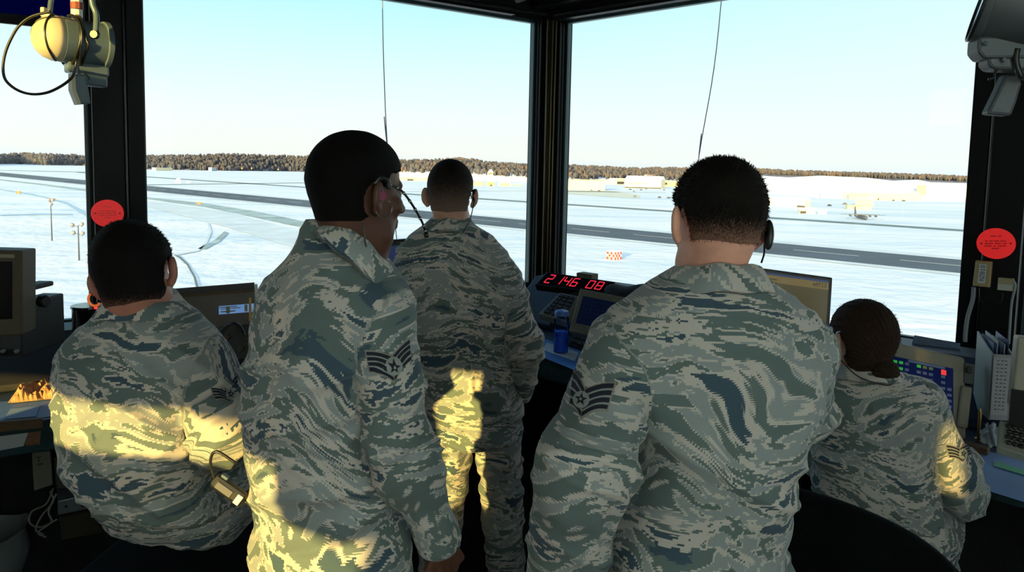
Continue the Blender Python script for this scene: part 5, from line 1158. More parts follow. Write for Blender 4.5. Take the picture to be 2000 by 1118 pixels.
mb=MB(); s_.quad(mb,.28,.12,.72,.86,0,.001); mb.build('label_plate',mat('white_label',(.5,.52,.55),.5),t); mb=MB()
for j,ch in enumerate('NZ018'):
    cells,_=text_strokes(ch,1)
    for cx_,ry_ in cells: s_.quad(mb,.36+ry_*.04,.74-j*.125-cx_*.02,.36+ry_*.04+.042,.74-j*.125-cx_*.02+.022,.0012,.0003)
mb.build('label_lettering',blk,t)
s_,t=wallbox([(1949,542),(1980,545),(1977,570),(1947,567)],DR,NR,.03,mat('khaki_beige_box2',(.32,.27,.15),.5),'sensor_box','small beige box with pale lower half right of the khaki switch box','box')
mb=MB(); s_.quad(mb,.05,.5,.95,.95,0,.001); mb.build('label_plate',mat('pale_grey_label',(.40,.42,.38),.5),t)
def cable(pts,r,m,lab,name='cable',cat='cable',n=8,sm=8): o=MB().tube(smooth_path(pts,sm),r,n).build(name,m,None,True); return setp(o,lab,cat)
wp=lambda x,y,off=.115: onpl(x,y,Cn-NR*off,NR)
cable([wp(1902,561),wp(1900,585),wp(1890,620),wp(1886,650),wp(1885,668)],.009,mat('grey_conduit',(.22,.24,.26),.5),'grey conduit running down from the khaki switch box')
cable([wp(1979,548),wp(1983,560),wp(1976,590),wp(1972,640),wp(1970,672)],.005,mat('grey_conduit',(.22,.24,.26)),'thin grey cable running down from the small beige box')
cable([wp(1912,562),wp(1914,585),wp(1930,595),wp(1955,590),wp(1959,570)],.0022,black2,'thin black wire looping between the two boxes on the right column')
sb=Slab([(1914,646),(1937,649),(1935,670),(1912,667)],Cn-NR*.12,-NR,.03); t=empty('terminal_block',sb.mid(),'small dark terminal block with shiny screws at the foot of the right column','terminal block'); sb.body().build('block_body',blk,t)
for u in (.3,.75):
    for v in (.25,.75): MB().lathe(sb.pt(u,v,0),sb.n,[(0,.006),(.004,.004)],10).build('screw',mat('chrome',(.6,.6,.6),.2,metal=1),t,'auto')
# ================================================================ LEFT SIDE
# bulky display at far left
nl_=np.array([.18,-1,.02]); p_=at(20,560,2.35)
sl=Slab([(-95,486),(43,490),(43,655),(-95,665)],p_,nl_,.10); t=empty('radar_display',base_pt(sl),'bulky radar display with black screen cut off by the left edge','display')
brn=mat('brown_grey_bezel',(.07,.05,.025),.6,var=.1); bevel_obj(sl.body().build('bezel',brn,t),.005)
mb=MB(); sl.quad(mb,.05,.13,.86,.80,0,.002); mb.build('screen',offscr,t); mb=MB(); sl.quad(mb,.6,.045,.90,.085,0,.006); mb.build('badge',mat('pale_badge',(.28,.25,.16),.5),t)
hs_=mat('slate_housing',(.018,.022,.028),.55); x0=at(43,487,2.36)
def hbox(xa,ya,xb,yb,Ya,Yb):
    a_=at(xa,ya,Ya); b_=at(xb,yb,Ya); r_=at(xb,ya,Yb); a_[2]=r_[2]; b_[0]=r_[0]; c_=(a_+b_)/2; return MB().box(c_+np.array([0,(Yb-Ya)/2,0]),(abs(b_[0]-a_[0]),Yb-Ya,abs(a_[2]-b_[2])),bev=.006)
hbox(-95,488,66,690,2.44,2.80).build('rear_housing',hs_,t); hbox(40,548,75,575,2.44,2.62).build('side_latch',hs_,t); hbox(40,572,84,700,2.46,2.7).build('side_cover',hs_,t)
MB().lathe(at(80,588,2.5),np.array([1,-.2,0]),[(0,.022),(.02,.022),(.024,.018)],16).build('knob',blk,t,'auto')
hbox(-95,660,70,712,2.36,2.62).build('base',blk,t)
mb=MB(); hb=at(8,685,2.34); 
for i,dx in enumerate((0,.045)): MB().lathe(hb+np.array([dx,0,0]),np.array([0,-1,0]),[(0,.007),(.01,.006)],10).build('indicator',mat('grey_knob',(.12,.14,.16),.4),t,'auto')
# black round container with red light at the foot of the left column
q=at(176,640,2.95); q[2]=DZ; H=at(176,596,2.95)[2]-DZ; t=empty('round_speaker',q,'black cylindrical unit with a red indicator at the foot of the left column','speaker')
MB().lathe(q,Z3,[(0,.065),(H-.012,.065),(H-.008,.070),(H,.068)],32).build('cylinder_body',mat('glossy_black',(.008,.010,.012),.15),t,'auto')
MB().lathe(at(187,600,2.885),Z3,[(-.008,.006),(.008,.006)],10).build('indicator_light',mat('red_indicator',(.6,.02,.02),emit=(1,.05,.06),es=1.2),t,'auto')
# console cabinets at rear left (between seated airman and the tall one)
sl=Slab([(318,570),(497,556),(500,640),(316,655)],at(410,600,2.9),np.array([.3,-1,.15]),.25); t=empty('equipment_console',base_pt(sl),'grey beige equipment cabinet with black top edge behind the seated airman','console')
bevel_obj(sl.body().build('cabinet_body',mat('warm_grey_panel',(.13,.11,.09),.55,var=.1),t),.006)
mb=MB(); sl.quad(mb,0,-.05,1,.10,.0,.012); mb.build('top_edge',blk,t); mb=MB(); sl.quad(mb,0,.10,1,.17,.0,.006); mb.build('wood_strip',wood,t)
mb=MB(); sl.quad(mb,.60,.44,.985,.63,0,.002); mb.build('display_window',mat('sun_reflection_strip',(.10,.2,.4),.2,emit=(.25,.5,1.0),es=.35),t)  # sunlit reflection on the instrument strip, put in as emission
mb=MB()
for a_,b_,c_,d_ in ((.60,.46,.80,.48),(.62,.50,.84,.52),(.62,.56,.78,.59),(.88,.45,.915,.61),(.93,.53,.96,.62),(.68,.46,.72,.62)): sl.quad(mb,a_,b_,c_,d_,.002,.001)
mb.build('meter_marks',mat('yellow_grey_marks',(.30,.28,.18),.5),t)
q=base_pt(sl); MB().box((q+sl.mid())/2-Z3*.05+np.array([.03,.1,0]),(.36,.16,sl.c[3][2]-DZ)).build('cabinet_base',blk,t)
sl=Slab([(486,583),(489,583),(489,628),(486,628)],at(488,600,2.6),np.array([0,-1,0]),.01); o=sl.body().build('yellow_strip',mat('yellow_plastic',(.65,.35,.05),.5)); setp(o,'thin yellow upright strip just left of the tall airman','strip')
sl=Slab([(395,640),(500,632),(500,700),(400,705)],at(450,670,2.7),np.array([.2,-1,.2]),.12); t=empty('radio_rack',base_pt(sl),'black radio rack with small knobs between the two left airmen','radio'); sl.body().build('rack_body',blk,t)
for i,(u,v) in enumerate(((.3,.3),(.45,.35),(.38,.6),(.7,.7),(.85,.5))): MB().lathe(sl.pt(u,v,0),sl.n,[(0,.012),(.014,.010)],14).build('knob',brn if i%2 else btnk,t,'auto')
MB().box(np.array([sl.mid()[0],sl.mid()[1]+.05,(DZ+sl.c[2][2])/2]),(.15,.08,abs(sl.c[2][2]-DZ)+.004)).build('rack_foot',blk,t)
# coiled handset cord on it
pts=[]; c0=at(432,650,2.62); c1=at(462,612,2.62); c2=at(475,655,2.62)
for i in range(150):
    f=i/149; b=(c0*(1-f)**2+c1*2*f*(1-f)*1.0+c2*f*f); pts.append(b+np.array([.008*math.cos(i*.9),.008*math.sin(i*.9),.008*math.sin(i*.9)*.4]))
o=MB().tube(pts,.0022,5).build('coiled_cord',mat('dark_glossy_cord',(.03,.025,.02),.25),None,True); setp(o,'coiled dark handset cord in front of the radio rack','cord')
sl=Slab([(448,697),(500,690),(500,705),(448,712)],at(470,700,2.75),np.array([.2,-1,.3]),.1); o=sl.body().build('wooden_shelf',wood); setp(o,'narrow wooden shelf edge below the radio rack','shelf')
c=[onz(x,y,DZ+.002) for x,y in ((440,722),(500,708),(500,775),(440,790))]  # flat blue patch stands in for the blue light of a screen
o=link_mesh('blue_light_patch',[q+Z3*.002 for q in c]+c,[(0,1,2,3),(7,6,5,4),(0,4,5,1),(1,5,6,2),(2,6,7,3),(3,7,4,0)],mat('bright_blue_light',(.12,.28,.72),.4)); setp(o,'bright blue patch for screen light on the desk between the two left airmen','paper')
# monitor between the tall airman and the far one
sl=Slab([(690,473),(803,466),(806,560),(690,570)],at(750,510,3.2),np.array([.25,-1,.08]),.04); t=empty('lcd_monitor',base_pt(sl),'black monitor with dim blue screen between the tall airman and the far one','monitor'); bevel_obj(sl.body().build('monitor_case',blk,t),.004)
mb=MB(); sl.quad(mb,.04,.13,.96,.92,0,.001); mb.build('screen',mat('navy_dim_screen',(.005,.008,.03),.2,emit=(.03,.045,.13),es=.5),t)
mb=MB(); sl.quad(mb,.80,.06,.86,.10,0,.001); mb.build('badge',mat('pale_badge',(.28,.25,.16)),t)
q=base_pt(sl)+np.array([0,.05,0]); mb=MB(); mb.box(q+Z3*.008,(.2,.15,.016),bev=.004); mb.tube([q+Z3*.01,q+Z3*(sl.mid()[2]-DZ)],.02,10); mb.build('monitor_stand',blk,t)
# papers, bag and things on the left desk
sheet([(88,668),(135,662),(160,700),(100,705)],DZ+.001,paper,'loose_paper','bluish white paper sheets beside the radar display','paper')
sheet([(70,690),(120,676),(135,712),(80,722)],DZ+.004,mat('pale_blue_paper',(.3,.42,.62),.7),'loose_paper','pale blue sheet overlapping the white paper beside the radar display','paper')
sheet([(-60,792),(140,772),(160,806),(-60,838)],DZ+.001,mat('blue_desk_blotter',(.11,.19,.36),.5),'desk_blotter','bluish desk blotter along the front of the left desk','blotter')
sheet([(20,800),(78,794),(70,814),(8,820)],DZ+.004,mat('pale_blue_paper',(.3,.42,.62)),'loose_paper','small pale sheet on the desk blotter','paper')
# crumpled brown paper bag lit by the sun
nu,nv=26,12; c=[onz(x,y,DZ+.002) for x,y in ((38,757),(124,750),(132,778),(14,790))]; V=[];rng=np.random.RandomState(4); hz=rng.rand(nu+1,nv+1)
for i in range(nu+1):
    for j in range(nv+1):
        u,v=i/nu,j/nv; q=(c[0]*(1-u)+c[1]*u)*(1-v)+(c[3]*(1-u)+c[2]*u)*v; e=min(u,1-u,v,1-v)*8; V.append(q+Z3*(.003+min(1,e)*(.018+.016*math.sin(u*17+v*5)*math.sin(v*9+u*4)+.010*hz[i,j])))
Fq=[(i*(nv+1)+j,(i+1)*(nv+1)+j,(i+1)*(nv+1)+j+1,i*(nv+1)+j+1) for i in range(nu) for j in range(nv)]
o=link_mesh('paper_bag',V,Fq,mat('brown_kraft_paper',(.55,.30,.13),.7)); setp(o,'crumpled brown paper bag on the left desk','bag')
q=onz(75,722,DZ); o=MB().box(q+Z3*.02,(.12,.09,.036),bev=.015).build('desk_phone',blk); setp(o,'low black device on the left desk beside the paper sheets','device')
# wood edge strip and binder under the desk edge
f_=lambda x,y,off=1.145: onpl(x,y,Cn-NL*off,NL)
V=[f_(-60,826),f_(84,815),f_(84,833),f_(-60,846)]; V=V+[q-NL*.02 for q in V]; o=link_mesh('wooden_edge_strip',V,[(0,1,2,3),(7,6,5,4),(0,4,5,1),(1,5,6,2),(2,6,7,3),(3,7,4,0)],wood); setp(o,'worn wooden strip along the front edge of the left desk','strip')
V=[f_(-40,858,1.15),f_(55,846,1.15),f_(46,872,1.15),f_(-40,888,1.15)]; V=V+[q+NL*.2 for q in V]; o=link_mesh('white_folder',V,[(0,1,2,3),(7,6,5,4),(0,4,5,1),(1,5,6,2),(2,6,7,3),(3,7,4,0)],mat('grey_white_board',(.36,.38,.38),.7)); setp(o,'white folder wedged under the left desk edge','folder')
V=[f_(56,846,1.15),f_(80,842,1.15),f_(78,868,1.15),f_(48,872,1.15)]; V=V+[q+NL*.2 for q in V]; o=link_mesh('cork_block',V,[(0,1,2,3),(7,6,5,4),(0,4,5,1),(1,5,6,2),(2,6,7,3),(3,7,4,0)],mat('cork_brown',(.17,.08,.04),.9,var=.3,vscale=80)); setp(o,'brown cork block beside the white folder under the left desk','block')
# equipment under the left desk
def under(pix,off,th,m,name,lab,cat): 
    s_=Slab(pix,Cn-NL*off,-NL,th); t=empty(name,np.array([*s_.mid()[:2],min(q[2] for q in s_.c)]),lab,cat); bevel_obj(s_.body().build('case',m,t),.003); return s_,t
s_,t=under([(62,885),(98,882),(103,948),(66,960)],1.0,.2,mat('cream_case',(.15,.14,.11),.6),'modem','cream upright unit with small print under the left desk','electronics')
mb=MB(); write_on(s_,mb,'T',.2,.12,.5,.26); [s_.quad(mb,.25+.07*j,.30,.30+.07*j,.34+.012*(j%3),.002,.0006) for j in range(5)]; mb.build('front_print',btnk,t)
s_,t=under([(104,894),(168,886),(172,945),(110,957)],.97,.2,mat('olive_grey_case',(.055,.052,.04),.6),'power_supply','olive grey unit with three green lights under the left desk','electronics')
for i in range(3): mb=MB(); s_.quad(mb,.10+i*.17,.30,.15+i*.17,.36,0,.002); mb.build('status_light',mat('green_led',(.1,.5,.02),emit=(.35,1,.05),es=1.0),t)
MB().lathe(s_.pt(.72,.68,0),s_.n,[(0,.014),(.012,.011)],16).build('knob',blk,t,'auto'); mb=MB(); s_.quad(mb,.15,.65,.4,.85,0,.001); mb.build('label_plate',btnk,t); mb=MB(); s_.quad(mb,.1,-.22,.95,-.02,-.02,.02); mb.build('top_unit',mat('grey_unit',(.10,.10,.09),.6),t)
s_,t=under([(112,980),(192,962),(197,990),(113,1007)],1.0,.2,mat('brushed_steel_case',(.22,.24,.27),.35,metal=.4),'metal_switch_unit','silver metal unit with a black rocker switch under the left desk','electronics')
mb=MB(); s_.quad(mb,.55,.15,.75,.75,0,.003); mb.build('rocker_switch',blk,t); MB().lathe(s_.pt(.2,.5,0),s_.n,[(0,.005),(.004,.004)],10).build('screw',blk,t,'auto')
s_,t=under([(116,1012),(205,995),(212,1040),(120,1056)],1.0,.2,mat('brown_carton',(.035,.028,.018),.8),'brown_carton','dark brown carton below the silver unit under the left desk','box')
g_=lambda x,y,o=1.03: onpl(x,y,Cn-NL*o,NL); cw=mat('white_cable_sheath',(.22,.21,.19),.6)
for i,pp in enumerate((((104,955),(90,985),(62,1000),(58,1022),(80,1030),(112,1015)),((98,960),(104,980),(80,1010),(70,1035),(85,1045)),((110,965),(95,1000),(100,1020),(75,1040),(90,1050)))):
    cable([g_(*q,o=1.03+.01*i) for q in pp],.0035,cw,('tangled pale cable under the left desk, outermost loop','tangled pale cable under the left desk, middle loop','tangled pale cable under the left desk, lowest loop')[i])
# plastic bag bin at lower left
V=[];Fc_=[]; q=onz(-25,1085,.30); n_=28
for j in range(9):
    z=.0+j*.05; r_=.11+.015*math.sin(j*1.3)+(.03 if j==8 else 0)
    for i in range(n_): th=2*math.pi*i/n_; k_=1+.06*math.sin(5*th+j*.9)+.03*math.sin(11*th+j); V.append((q[0]+r_*k_*math.cos(th),q[1]+r_*k_*math.sin(th),z+.004+.02*math.sin(3*th)*(j>6)))
for j in range(8):
    for i in range(n_): Fc_.append((j*n_+i,j*n_+(i+1)%n_,(j+1)*n_+(i+1)%n_,(j+1)*n_+i))
Fc_.append(tuple(range(n_))[::-1])
o=link_mesh('waste_bag',V,Fc_,mat('translucent_grey_bag',(.16,.17,.18),.35),smooth=True,origin=(q[0],q[1],.004)); setp(o,'grey plastic waste bag standing at the lower left corner','bag')
# ================================================================ SIGNAL LIGHT GUNS
lg=mat('light_gun_grey_paint',(.09,.125,.15),.35,spec=.5,var=.05); ivory=mat('ivory_enamel',(.58,.49,.33),.4,spec=.35,var=.05); rub=mat('black_rubber_cord',(.012,.012,.012),.35); wht2=mat('white_strap',(.6,.6,.58),.6)
Yg=2.30; k=Yg/F
A=at(103,74,Yg); ax=np.array([.66,.74,-.02]); ax/=np.linalg.norm(ax)
t=empty('signal_light_gun',A,'ivory domed signal light gun hanging with looped cord at the upper left','signal lamp')
R_=.071
MB().lathe(A,ax,[(-.058,.004),(-.054,.028),(-.042,.048),(-.024,.063),(0,.071),(.02,R_)],36).build('rear_dome',ivory,t,True)
MB().lathe(A,ax,[(.02,.069),(.022,.072),(.09,.069),(.140,.070),(.142,.077),(.156,.077),(.158,.068)],36).build('barrel',lg,t,'auto')
MB().lathe(A,ax,[(.1585,.066),(.160,.062)],36).build('lens',glass('gun_lens',(.5,.7,.9)),t)
upg=np.cross(np.cross(ax,Z3),ax); sdg=np.cross(ax,Z3); sdg/=np.linalg.norm(sdg)
mb=MB(); c=A+ax*.095-Z3*.085; mb.box(c,(.12,.05,.035),(ax,sdg,Z3),bev=.006); mb.box(c-Z3*.033+ax*.015,(.08,.045,.04),(ax,sdg,Z3),bev=.006); mb.build('switch_housing',lg,t)
mb=MB(); g0=at(155,146,Yg+.02); g1=at(163,203,Yg+.02); mb.extrude([(-.018,0),(.014,0),(.018,-.03),(.026,-.092),(-.006,-.094),(-.020,-.05)],g0-sdg*.015,np.array([.9,.4,0])/.985,Z3,sdg,.03); bevel_obj(mb.build('pistol_grip',lg,t),.005)
mb=MB(); mb.extrude([(-.026,.002),(-.016,.002),(-.016,-.05),(-.002,-.095),(-.012,-.096),(-.027,-.05)],g0-sdg*.016,np.array([.9,.4,0])/.985,Z3,sdg,.034); mb.build('grip_backstrap',ivory,t)
cable_=MB().tube(smooth_path([at(166,143,Yg),at(172,150,Yg),at(175,156,Yg)],5),.002,6).build('trigger',rub,t,True)
o=MB().tube(smooth_path([at(176,-40,Yg+.02),at(180,5,Yg+.02),at(188,30,Yg+.02),at(187,69,Yg+.0)],8),.009,8).build('yoke_arm',lg,t,True)
MB().lathe(at(187,68,Yg-.01),np.array([0,-1,0]),[(0,.014),(.012,.012)],12).build('yoke_bolt',rub,t,'auto')
MB().tube(smooth_path([at(108,-40,Yg+.1),at(100,0,Yg+.1),at(97,24,Yg+.08)],6),.008,8).build('yoke_arm',lg,t,True)
mb=MB(); mb.tube([at(148,-120,Yg+.06),at(150,34,Yg+.06)],.017,10,0); mb.build('hanger_strap',wht2,t); MB().tube([at(150,5,Yg+.055),at(150.5,18,Yg+.055)],.0185,10).build('red_band',mat('faded_red_band',(.25,.06,.04),.7),t)
mb=MB(); mb.box(at(86,24,Yg-.02),(.014,.02,.03),bev=.004); mb.box(at(92,31,Yg-.02),(.03,.02,.01),bev=.003); mb.build('latch',ivory,t)
# cord coils round the barrel and the strap over the dome
pts=[]
for i in range(110):
    th=i*.19; e=.045+.012*math.sin(i*.23)+.0003*i; pts.append(A+ax*e+(Z3*math.cos(th)+sdg*math.sin(th))*(.078+.003*math.sin(i*.4)))
pts+= [A+ax*.07-Z3*.10]
dl_=[at(x,y,Yg-.06) for x,y in ((150,118),(146,138),(140,152),(120,168),(92,181),(62,184),(34,176),(12,158),(6,135),(10,105),(22,75),(38,50),(62,32),(100,22))]
o=MB().tube(smooth_path(pts,2)+smooth_path(dl_,8),.0042,8).build('looped_cable',rub,None,True); setp(o,'black power cord looped around the left signal light gun and hanging in a big loop','cord')
pp=[A+ax*(.005-.060*math.sin(b)*.98)+(Z3*math.cos(a_)+sdg*math.sin(a_))*.073*1.0*math.cos(b) for a_,b in ((.3,.1),(.6,.45),(1.3,.75),(2.2,.6),(2.7,.25),(2.95,.05))]
o=MB().tube(smooth_path(pp,6),.0035,6).build('dome_strap',rub,t,True)
# ---- right light gun, nearer the camera
Yr=1.50; k=Yr/F; Bq=at(1912,38,Yr)
ax=np.array([-.86,.42,.26]); ax/=np.linalg.norm(ax)     # points towards the windows, up
t=empty('signal_light_gun',Bq,'grey signal light gun hanging at the upper right edge with blue lettering','signal lamp')
lg2=mat('light_gun_dark_grey',(.075,.08,.085),.45,var=.08); R_=.072; up2=Z3-ax*(Z3@ax); up2/=np.linalg.norm(up2); sd2=np.cross(ax,up2)
c0=at(1910,28,Yr)+up2*.028
MB().lathe(c0,ax,[(0,.080),(-.003,.083),(-.016,.083),(-.018,.076),(-.10,.072),(-.20,.070),(-.24,.045)],40).build('barrel',lg2,t,'auto')
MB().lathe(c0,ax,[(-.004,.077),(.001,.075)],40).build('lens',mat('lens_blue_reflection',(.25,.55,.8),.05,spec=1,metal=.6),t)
MB().tube([c0+ax*.001+(up2*math.cos(a_)+sd2*math.sin(a_))*.081 for a_ in np.linspace(0,2*math.pi,49)],.0035,6).build('lens_rim',rub,t,True)
hd_=-ax
mb=MB(); mb.extrude([(-.0,0),(.16,0),(.16,-.045),(.012,-.045),(0,-.03)],at(1908,75,Yr)-sd2*.03,np.array([.93,-.2,.0])/.951,Z3,np.array([.2,.93,0])/.951,.06); bevel_obj(mb.build('switch_housing',lg2,t),.006)
mb=MB(); mb.extrude([(-.0,0),(.13,0),(.13,-.042),(.010,-.036),(0,-.025)],at(1927,104,Yr)-sd2*.028,np.array([.93,-.2,.0])/.951,Z3,np.array([.2,.93,0])/.951,.052); bevel_obj(mb.build('lower_housing',lg2,t),.006)
mb=MB(); mb.extrude([(.022,0),(.050,0),(.053,-.02),(.046,-.058),(.038,-.086),(-.008,-.082),(.006,-.045)],at(1942,144,Yr),np.array([.97,-.2,0])/.99,Z3,np.array([.2,.97,0])/.99,.036); bevel_obj(mb.build('pistol_grip',lg2,t),.006)
MB().tube(smooth_path([at(1945,137,Yr),at(1941,150,Yr),at(1931,155,Yr)],5),.0035,6).build('trigger',rub,t,True)
MB().tube(smooth_path([at(1987,95,Yr-.04),at(1984,115,Yr-.04),at(1988,135,Yr-.04),at(1996,150,Yr-.04),at(2010,150,Yr-.02)],6),.006,8).build('cable_gland',rub,t,True)
for x,y in ((1925,85),(1980,77),(1960,117)): MB().lathe(at(x,y,Yr-.035),np.array([0,-1,0]),[(0,.005),(.004,.004)],10).build('screw',lg,t,'auto')
sl=Slab([(1950,-3),(2003,1),(2002,10),(1949,7)],at(1980,4,Yr-.072),np.array([-.3,-1,-.1]),.001); mb=MB(); write_on(sl,mb,'C3635',.05,0,.95,1,.0,.0004); mb.build('lettering',mat('blue_paint',(.05,.08,.35),.6),t)
o=MB().tube([at(1990,-10,Yr+.03),at(1992,-300,Yr+.05)],.012,8).build('hanger_arm',lg2,t,True)
# ================================================================ HEADSETS
def hset(name,parts_,lab):
    t=empty(name,parts_[0][1][0],lab,'headset')
    for nm,pts,r,m in parts_: MB().tube(smooth_path(pts,6),r,8).build(nm,m,t,True)
    return t
silver=mat('silver_metal',(.45,.47,.5),.25,metal=.9); clr=mat('clear_tube',(.16,.13,.11),.12,spec=.9,trans=.5)
hp=B_['hp']
bp_=[hp(.090,.012,.022),hp(.098,.040,.010),hp(.098,.072,-.020),hp(.090,.105,-.055),hp(.082,.122,-.078)]
t=hset('headset',[('ear_hook',[hp(.092,-.022,.018),hp(.094,-.010,.032),hp(.093,.008,.028),hp(.092,.014,.012)],.005,rub),('boom',bp_,.0024,rub)],'clear earpiece with black and silver boom on the tall airman')
P=smooth_path(bp_,6)
for i in range(1,len(P)-1,3): MB().tube([P[i],P[i]*.45+P[i+1]*.55],.0032,8).build('boom_ring',silver,t,True)
MB().tube([P[-1],P[-1]+(P[-1]-P[-2])*1.6],.005,8).build('microphone',rub,t,True)
ring=[hp(.093,.004,-.030)+B_['HR']@np.array([.0,.017*math.cos(a_),.017*math.sin(a_)]) for a_ in np.linspace(.8,6.6,20)]
MB().tube(ring,.0020,8).build('acoustic_tube',clr,t,True); MB().lathe(hp(.094,-.004,-.004),B_['HR']@np.array([1,0,0]),[(-.004,.010),(.004,.009)],14).build('earplug',mat('pink_translucent_earplug',(.22,.03,.07),.3),t,'auto')
MB().tube(smooth_path([hp(.080,-.035,-.060),hp(.085,-.02,-.13),hp(.10,.0,-.19)],6),.0015,6).build('headset_cord',rub,t,True)
hp=D['hp']
t=hset('headset',[('ear_hook',[hp(.084,-.028,.012),hp(.096,-.020,.030),hp(.101,.0,.028),hp(.100,.018,.0)],.006,rub),('headset_cord',[hp(.096,-.022,-.035),hp(.088,-.035,-.055),hp(.072,-.052,-.075)],.0018,rub)],'black earpiece on the right ear of the nearest airman')
bm=bmesh.new(); bmesh.ops.create_icosphere(bm,subdivisions=3,radius=1)
for v in bm.verts: v.co=Vector((v.co.x*.009,v.co.y*.012,v.co.z*.029))
me=bpy.data.meshes.new('earpiece'); bm.to_mesh(me); bm.free(); me.materials.append(rub); o=bpy.data.objects.new('earpiece',me); COL.objects.link(o); o.parent=t
for p in me.polygons: p.use_smooth=True
Rm=Matrix([list(map(float,r_)) for r_ in D['HR']]).to_4x4(); o.matrix_local=Matrix.Translation(Vector((hp(.092,-.042,-.018)-np.array(t.location)).tolist()))@Rm
hp=Cp['hp']; hset('headset',[('earpiece',[hp(.088,-.018,.020),hp(.092,-.012,.0),hp(.090,-.016,-.022)],.009,rub),('headset_cord',[hp(.090,-.02,-.02),hp(.080,-.045,-.09),hp(.060,-.085,-.14)],.0018,rub)],'black earpiece with cord on the right ear of the far airman')
hp=A_['hp']; t=hset('headset',[('ear_hook',[hp(-.086,-.03,.025),hp(-.090,-.012,.035),hp(-.092,.008,.020),hp(-.094,.03,-.02)],.003,rub)],'thin black ear hook with orange tube on the left ear of the seated airman')
ring=[hp(-.088,-.018,-.045)+A_['HR']@np.array([.010*math.cos(a_)-.004,.008*math.cos(a_),.016*math.sin(a_)]) for a_ in np.linspace(2.2,5.6,16)]
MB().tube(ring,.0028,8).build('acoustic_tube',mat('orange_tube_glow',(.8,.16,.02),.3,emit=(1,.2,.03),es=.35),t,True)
hp=E_['hp']; t=hset('headset',[('ear_hook',[hp(-.088,-.03,.03),hp(-.094,-.01,.025),hp(-.096,.0,.0)],.003,silver),('boom',[hp(-.094,-.005,-.01),hp(-.098,-.01,-.035),hp(-.088,.0,-.055),hp(-.07,.03,-.06)],.0026,silver),('headset_cord',[hp(-.090,-.02,-.06),hp(-.07,-.08,-.105),hp(.0,-.115,-.125),hp(.06,-.09,-.11)],.0018,rub)],'silver boom headset on the seated airwoman, cord behind the neck')
# push-to-talk unit on the seated airman
q=at(448,958,1.36); a1=np.array([.80,0,-.58]); a1/=np.linalg.norm(a1); a3=np.array([0,-1,0.1]); a2=np.cross(a1,a3)
t=empty('talk_switch',q,'black push to talk switch hanging at the hip of the seated airman','switch')
MB().box(q,(.075,.030,.02),(a1,a2,a3),bev=.008).build('switch_body',blk,t); MB().box(q-a1*.008+a3*.0105,(.036,.014,.004),(a1,a2,a3),bev=.001).build('grey_pad',mat('dark_grey_pad',(.10,.10,.11),.4),t)
MB().box(q+a1*.026+a3*.011,(.012,.020,.004),(a1,a2,a3),bev=.001).build('white_label',mat('pale_label',(.55,.57,.58),.4),t); MB().box(q-a1*.022-a2*.017,(.014,.006,.012),(a1,a2,a3),bev=.001).build('side_button',lg,t)
MB().tube(smooth_path([q-a1*.035,q-a1*.045+Z3*.03,q-a1*.03+Z3*.06,q+a1*.02+Z3*.065],6),.003,8).build('switch_cord',rub,t,True); MB().tube(smooth_path([q+a1*.037,q+a1*.06-Z3*.0,q+a1*.08+Z3*.012],6),.003,8).build('switch_cord',rub,t,True)
# watch on the tall airman's right wrist
w_=B_['arms'][0][0]; wr=w_[2]; dd=w_[2]-w_[1]; dd/=np.linalg.norm(dd); c=wr+dd*.012; r1=np.cross(dd,[0,1,0]); r1/=np.linalg.norm(r1); r2=np.cross(dd,r1)
o=MB().tube([c+(r1*math.cos(a_)+r2*math.sin(a_))*.036 for a_ in np.linspace(0,2*math.pi,33)],.004,8).build('wristwatch',mat('gold_band',(.45,.36,.12),.3,metal=.8),None,True); setp(o,'gold wristwatch band at the cuff of the tall airman','watch')
# ================================================================ SEATS
seatm=mat('black_seat_fabric',(.005,.005,.006),.95,spec=.1,bump=.2,bscale=200)
def stool(c,zs,yaw,lab,back=None):
    t=empty('swivel_chair',(c[0],c[1],0),lab,'chair'); c=np.array([c[0],c[1],0.])
    y=math.radians(yaw); U=np.array([math.cos(y),-math.sin(y),0]); Vv=np.array([math.sin(y),math.cos(y),0])
    MB().box(c+Z3*(zs-.04),(.48,.46,.08),(U,Vv,Z3),bev=.035).build('seat_cushion',seatm,t,True)
    MB().tube([c+Z3*.06,c+Z3*(zs-.08)],.028,12).build('gas_column',blk,t,True)
    for i in range(5):
        a_=2*math.pi*i/5; e=c+np.array([math.cos(a_),math.sin(a_),0])*.30; MB().tube([c+Z3*.09,e+Z3*.065],[.025,.016],8).build('base_leg',blk,t,True); MB().lathe(e+np.array([-.012,0,.029]),np.array([1,0,0]),[(0,.025),(.024,.025)],14).build('caster',blk,t,'auto')
    return t,c,U,Vv
t,c,U,Vv=stool((sA[0],sA[1]+.10),sA[2]-.185,4,'tall black swivel stool under the seated airman at left')
MB().tube([c+(U*math.cos(a_)+Vv*math.sin(a_))*.22+Z3*.30 for a_ in np.linspace(0,2*math.pi,33)],.010,8).build('foot_ring',blk,t,True)
for i in range(3): a_=i*2.1; MB().tube([c+Z3*.30,c+(U*math.cos(a_)+Vv*math.sin(a_))*.22+Z3*.30],.007,6).build('ring_spoke',blk,t,True)
t,c,U,Vv=stool((sE[0],sE[1]+.08),sE[2]-.14,35,'black swivel chair under the seated airwoman at right')
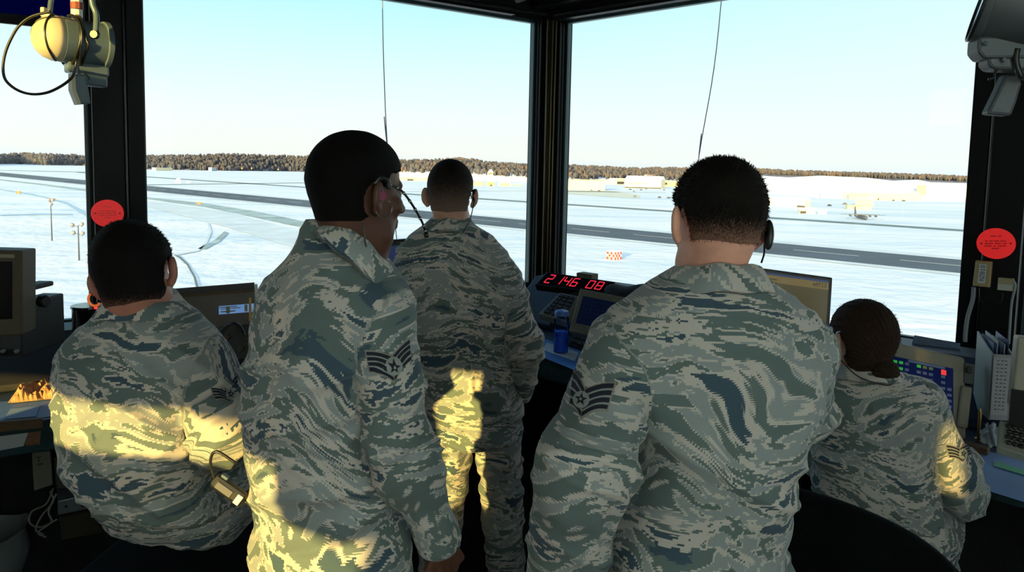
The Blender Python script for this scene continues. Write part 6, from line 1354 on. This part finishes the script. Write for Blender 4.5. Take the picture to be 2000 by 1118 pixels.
# broad black chair back in the right foreground
def chairback(pl,pr_,H_,lab):
    a,b=pl,pr_; u=b-a; W_=np.linalg.norm(u); u/=W_; n=np.array([u[1],-u[0],0]); nu,nv=24,10; V=[]
    for side in (0,1):
        for i in range(nu+1):
            for j in range(nv+1):
                x=i/nu; v=j/nv; bow=.07*(4*(x-.5)**2); crown=-.03*(abs(2*x-1)**4); z=(a[2]*(1-x)+b[2]*x)+crown-H_*v; w2=1-.06*v-.05*(1-v)**4
                qq=a+u*W_*(.5+(x-.5)*w2)+n*bow+n*(.0 if side==0 else -.045); V.append([qq[0],qq[1],z])
    Fq=[];m1=(nu+1)*(nv+1); I_=lambda s,i,j: s*m1+i*(nv+1)+j
    for i in range(nu):
        for j in range(nv): Fq+= [(I_(0,i,j),I_(0,i+1,j),I_(0,i+1,j+1),I_(0,i,j+1)),(I_(1,i,j),I_(1,i,j+1),I_(1,i+1,j+1),I_(1,i+1,j))]
    for i in range(nu): Fq+= [(I_(0,i,0),I_(1,i,0),I_(1,i+1,0),I_(0,i+1,0)),(I_(0,i,nv),I_(0,i+1,nv),I_(1,i+1,nv),I_(1,i,nv))]
    for j in range(nv): Fq+= [(I_(0,0,j),I_(0,0,j+1),I_(1,0,j+1),I_(1,0,j)),(I_(0,nu,j),I_(1,nu,j),I_(1,nu,j+1),I_(0,nu,j+1))]
    cen=(a+b)/2; t=empty('office_chair',(cen[0]+n[0]*-.25,cen[1]+n[1]*-.25,0),lab,'chair')
    o=link_mesh('backrest',V,Fq,seatm,t,True); bevel_obj(o,.018,3)
    c=np.array([t.location[0],t.location[1],0]); zs=.50
    MB().box(c+Z3*(zs-.04),(W_,.46,.09),(u,n,Z3),bev=.04).build('seat_cushion',seatm,t,True); MB().tube([c+Z3*.06,c+Z3*(zs-.08)],.028,12).build('gas_column',blk,t,True)
    MB().tube(smooth_path([c+Z3*(zs-.08),c+n*.22+Z3*(zs-.06),cen*np.array([1,1,0])+n*.045+Z3*(a[2]-.3)],6),.014,8).build('back_support',blk,t,True)
    for i in range(5):
        a_=2*math.pi*i/5+.3; e=c+np.array([math.cos(a_),math.sin(a_),0])*.30; MB().tube([c+Z3*.09,e+Z3*.065],[.025,.016],8).build('base_leg',blk,t,True); MB().lathe(e+np.array([-.012,0,.029]),np.array([1,0,0]),[(0,.025),(.024,.025)],14).build('caster',blk,t,'auto')
    return t
zt=.97; pl=onz(1470,918,zt); pr_=onz(1925,1105,zt)
chairback(pl,pr_,.42,'black curved office chair back in the right foreground behind the airwoman')
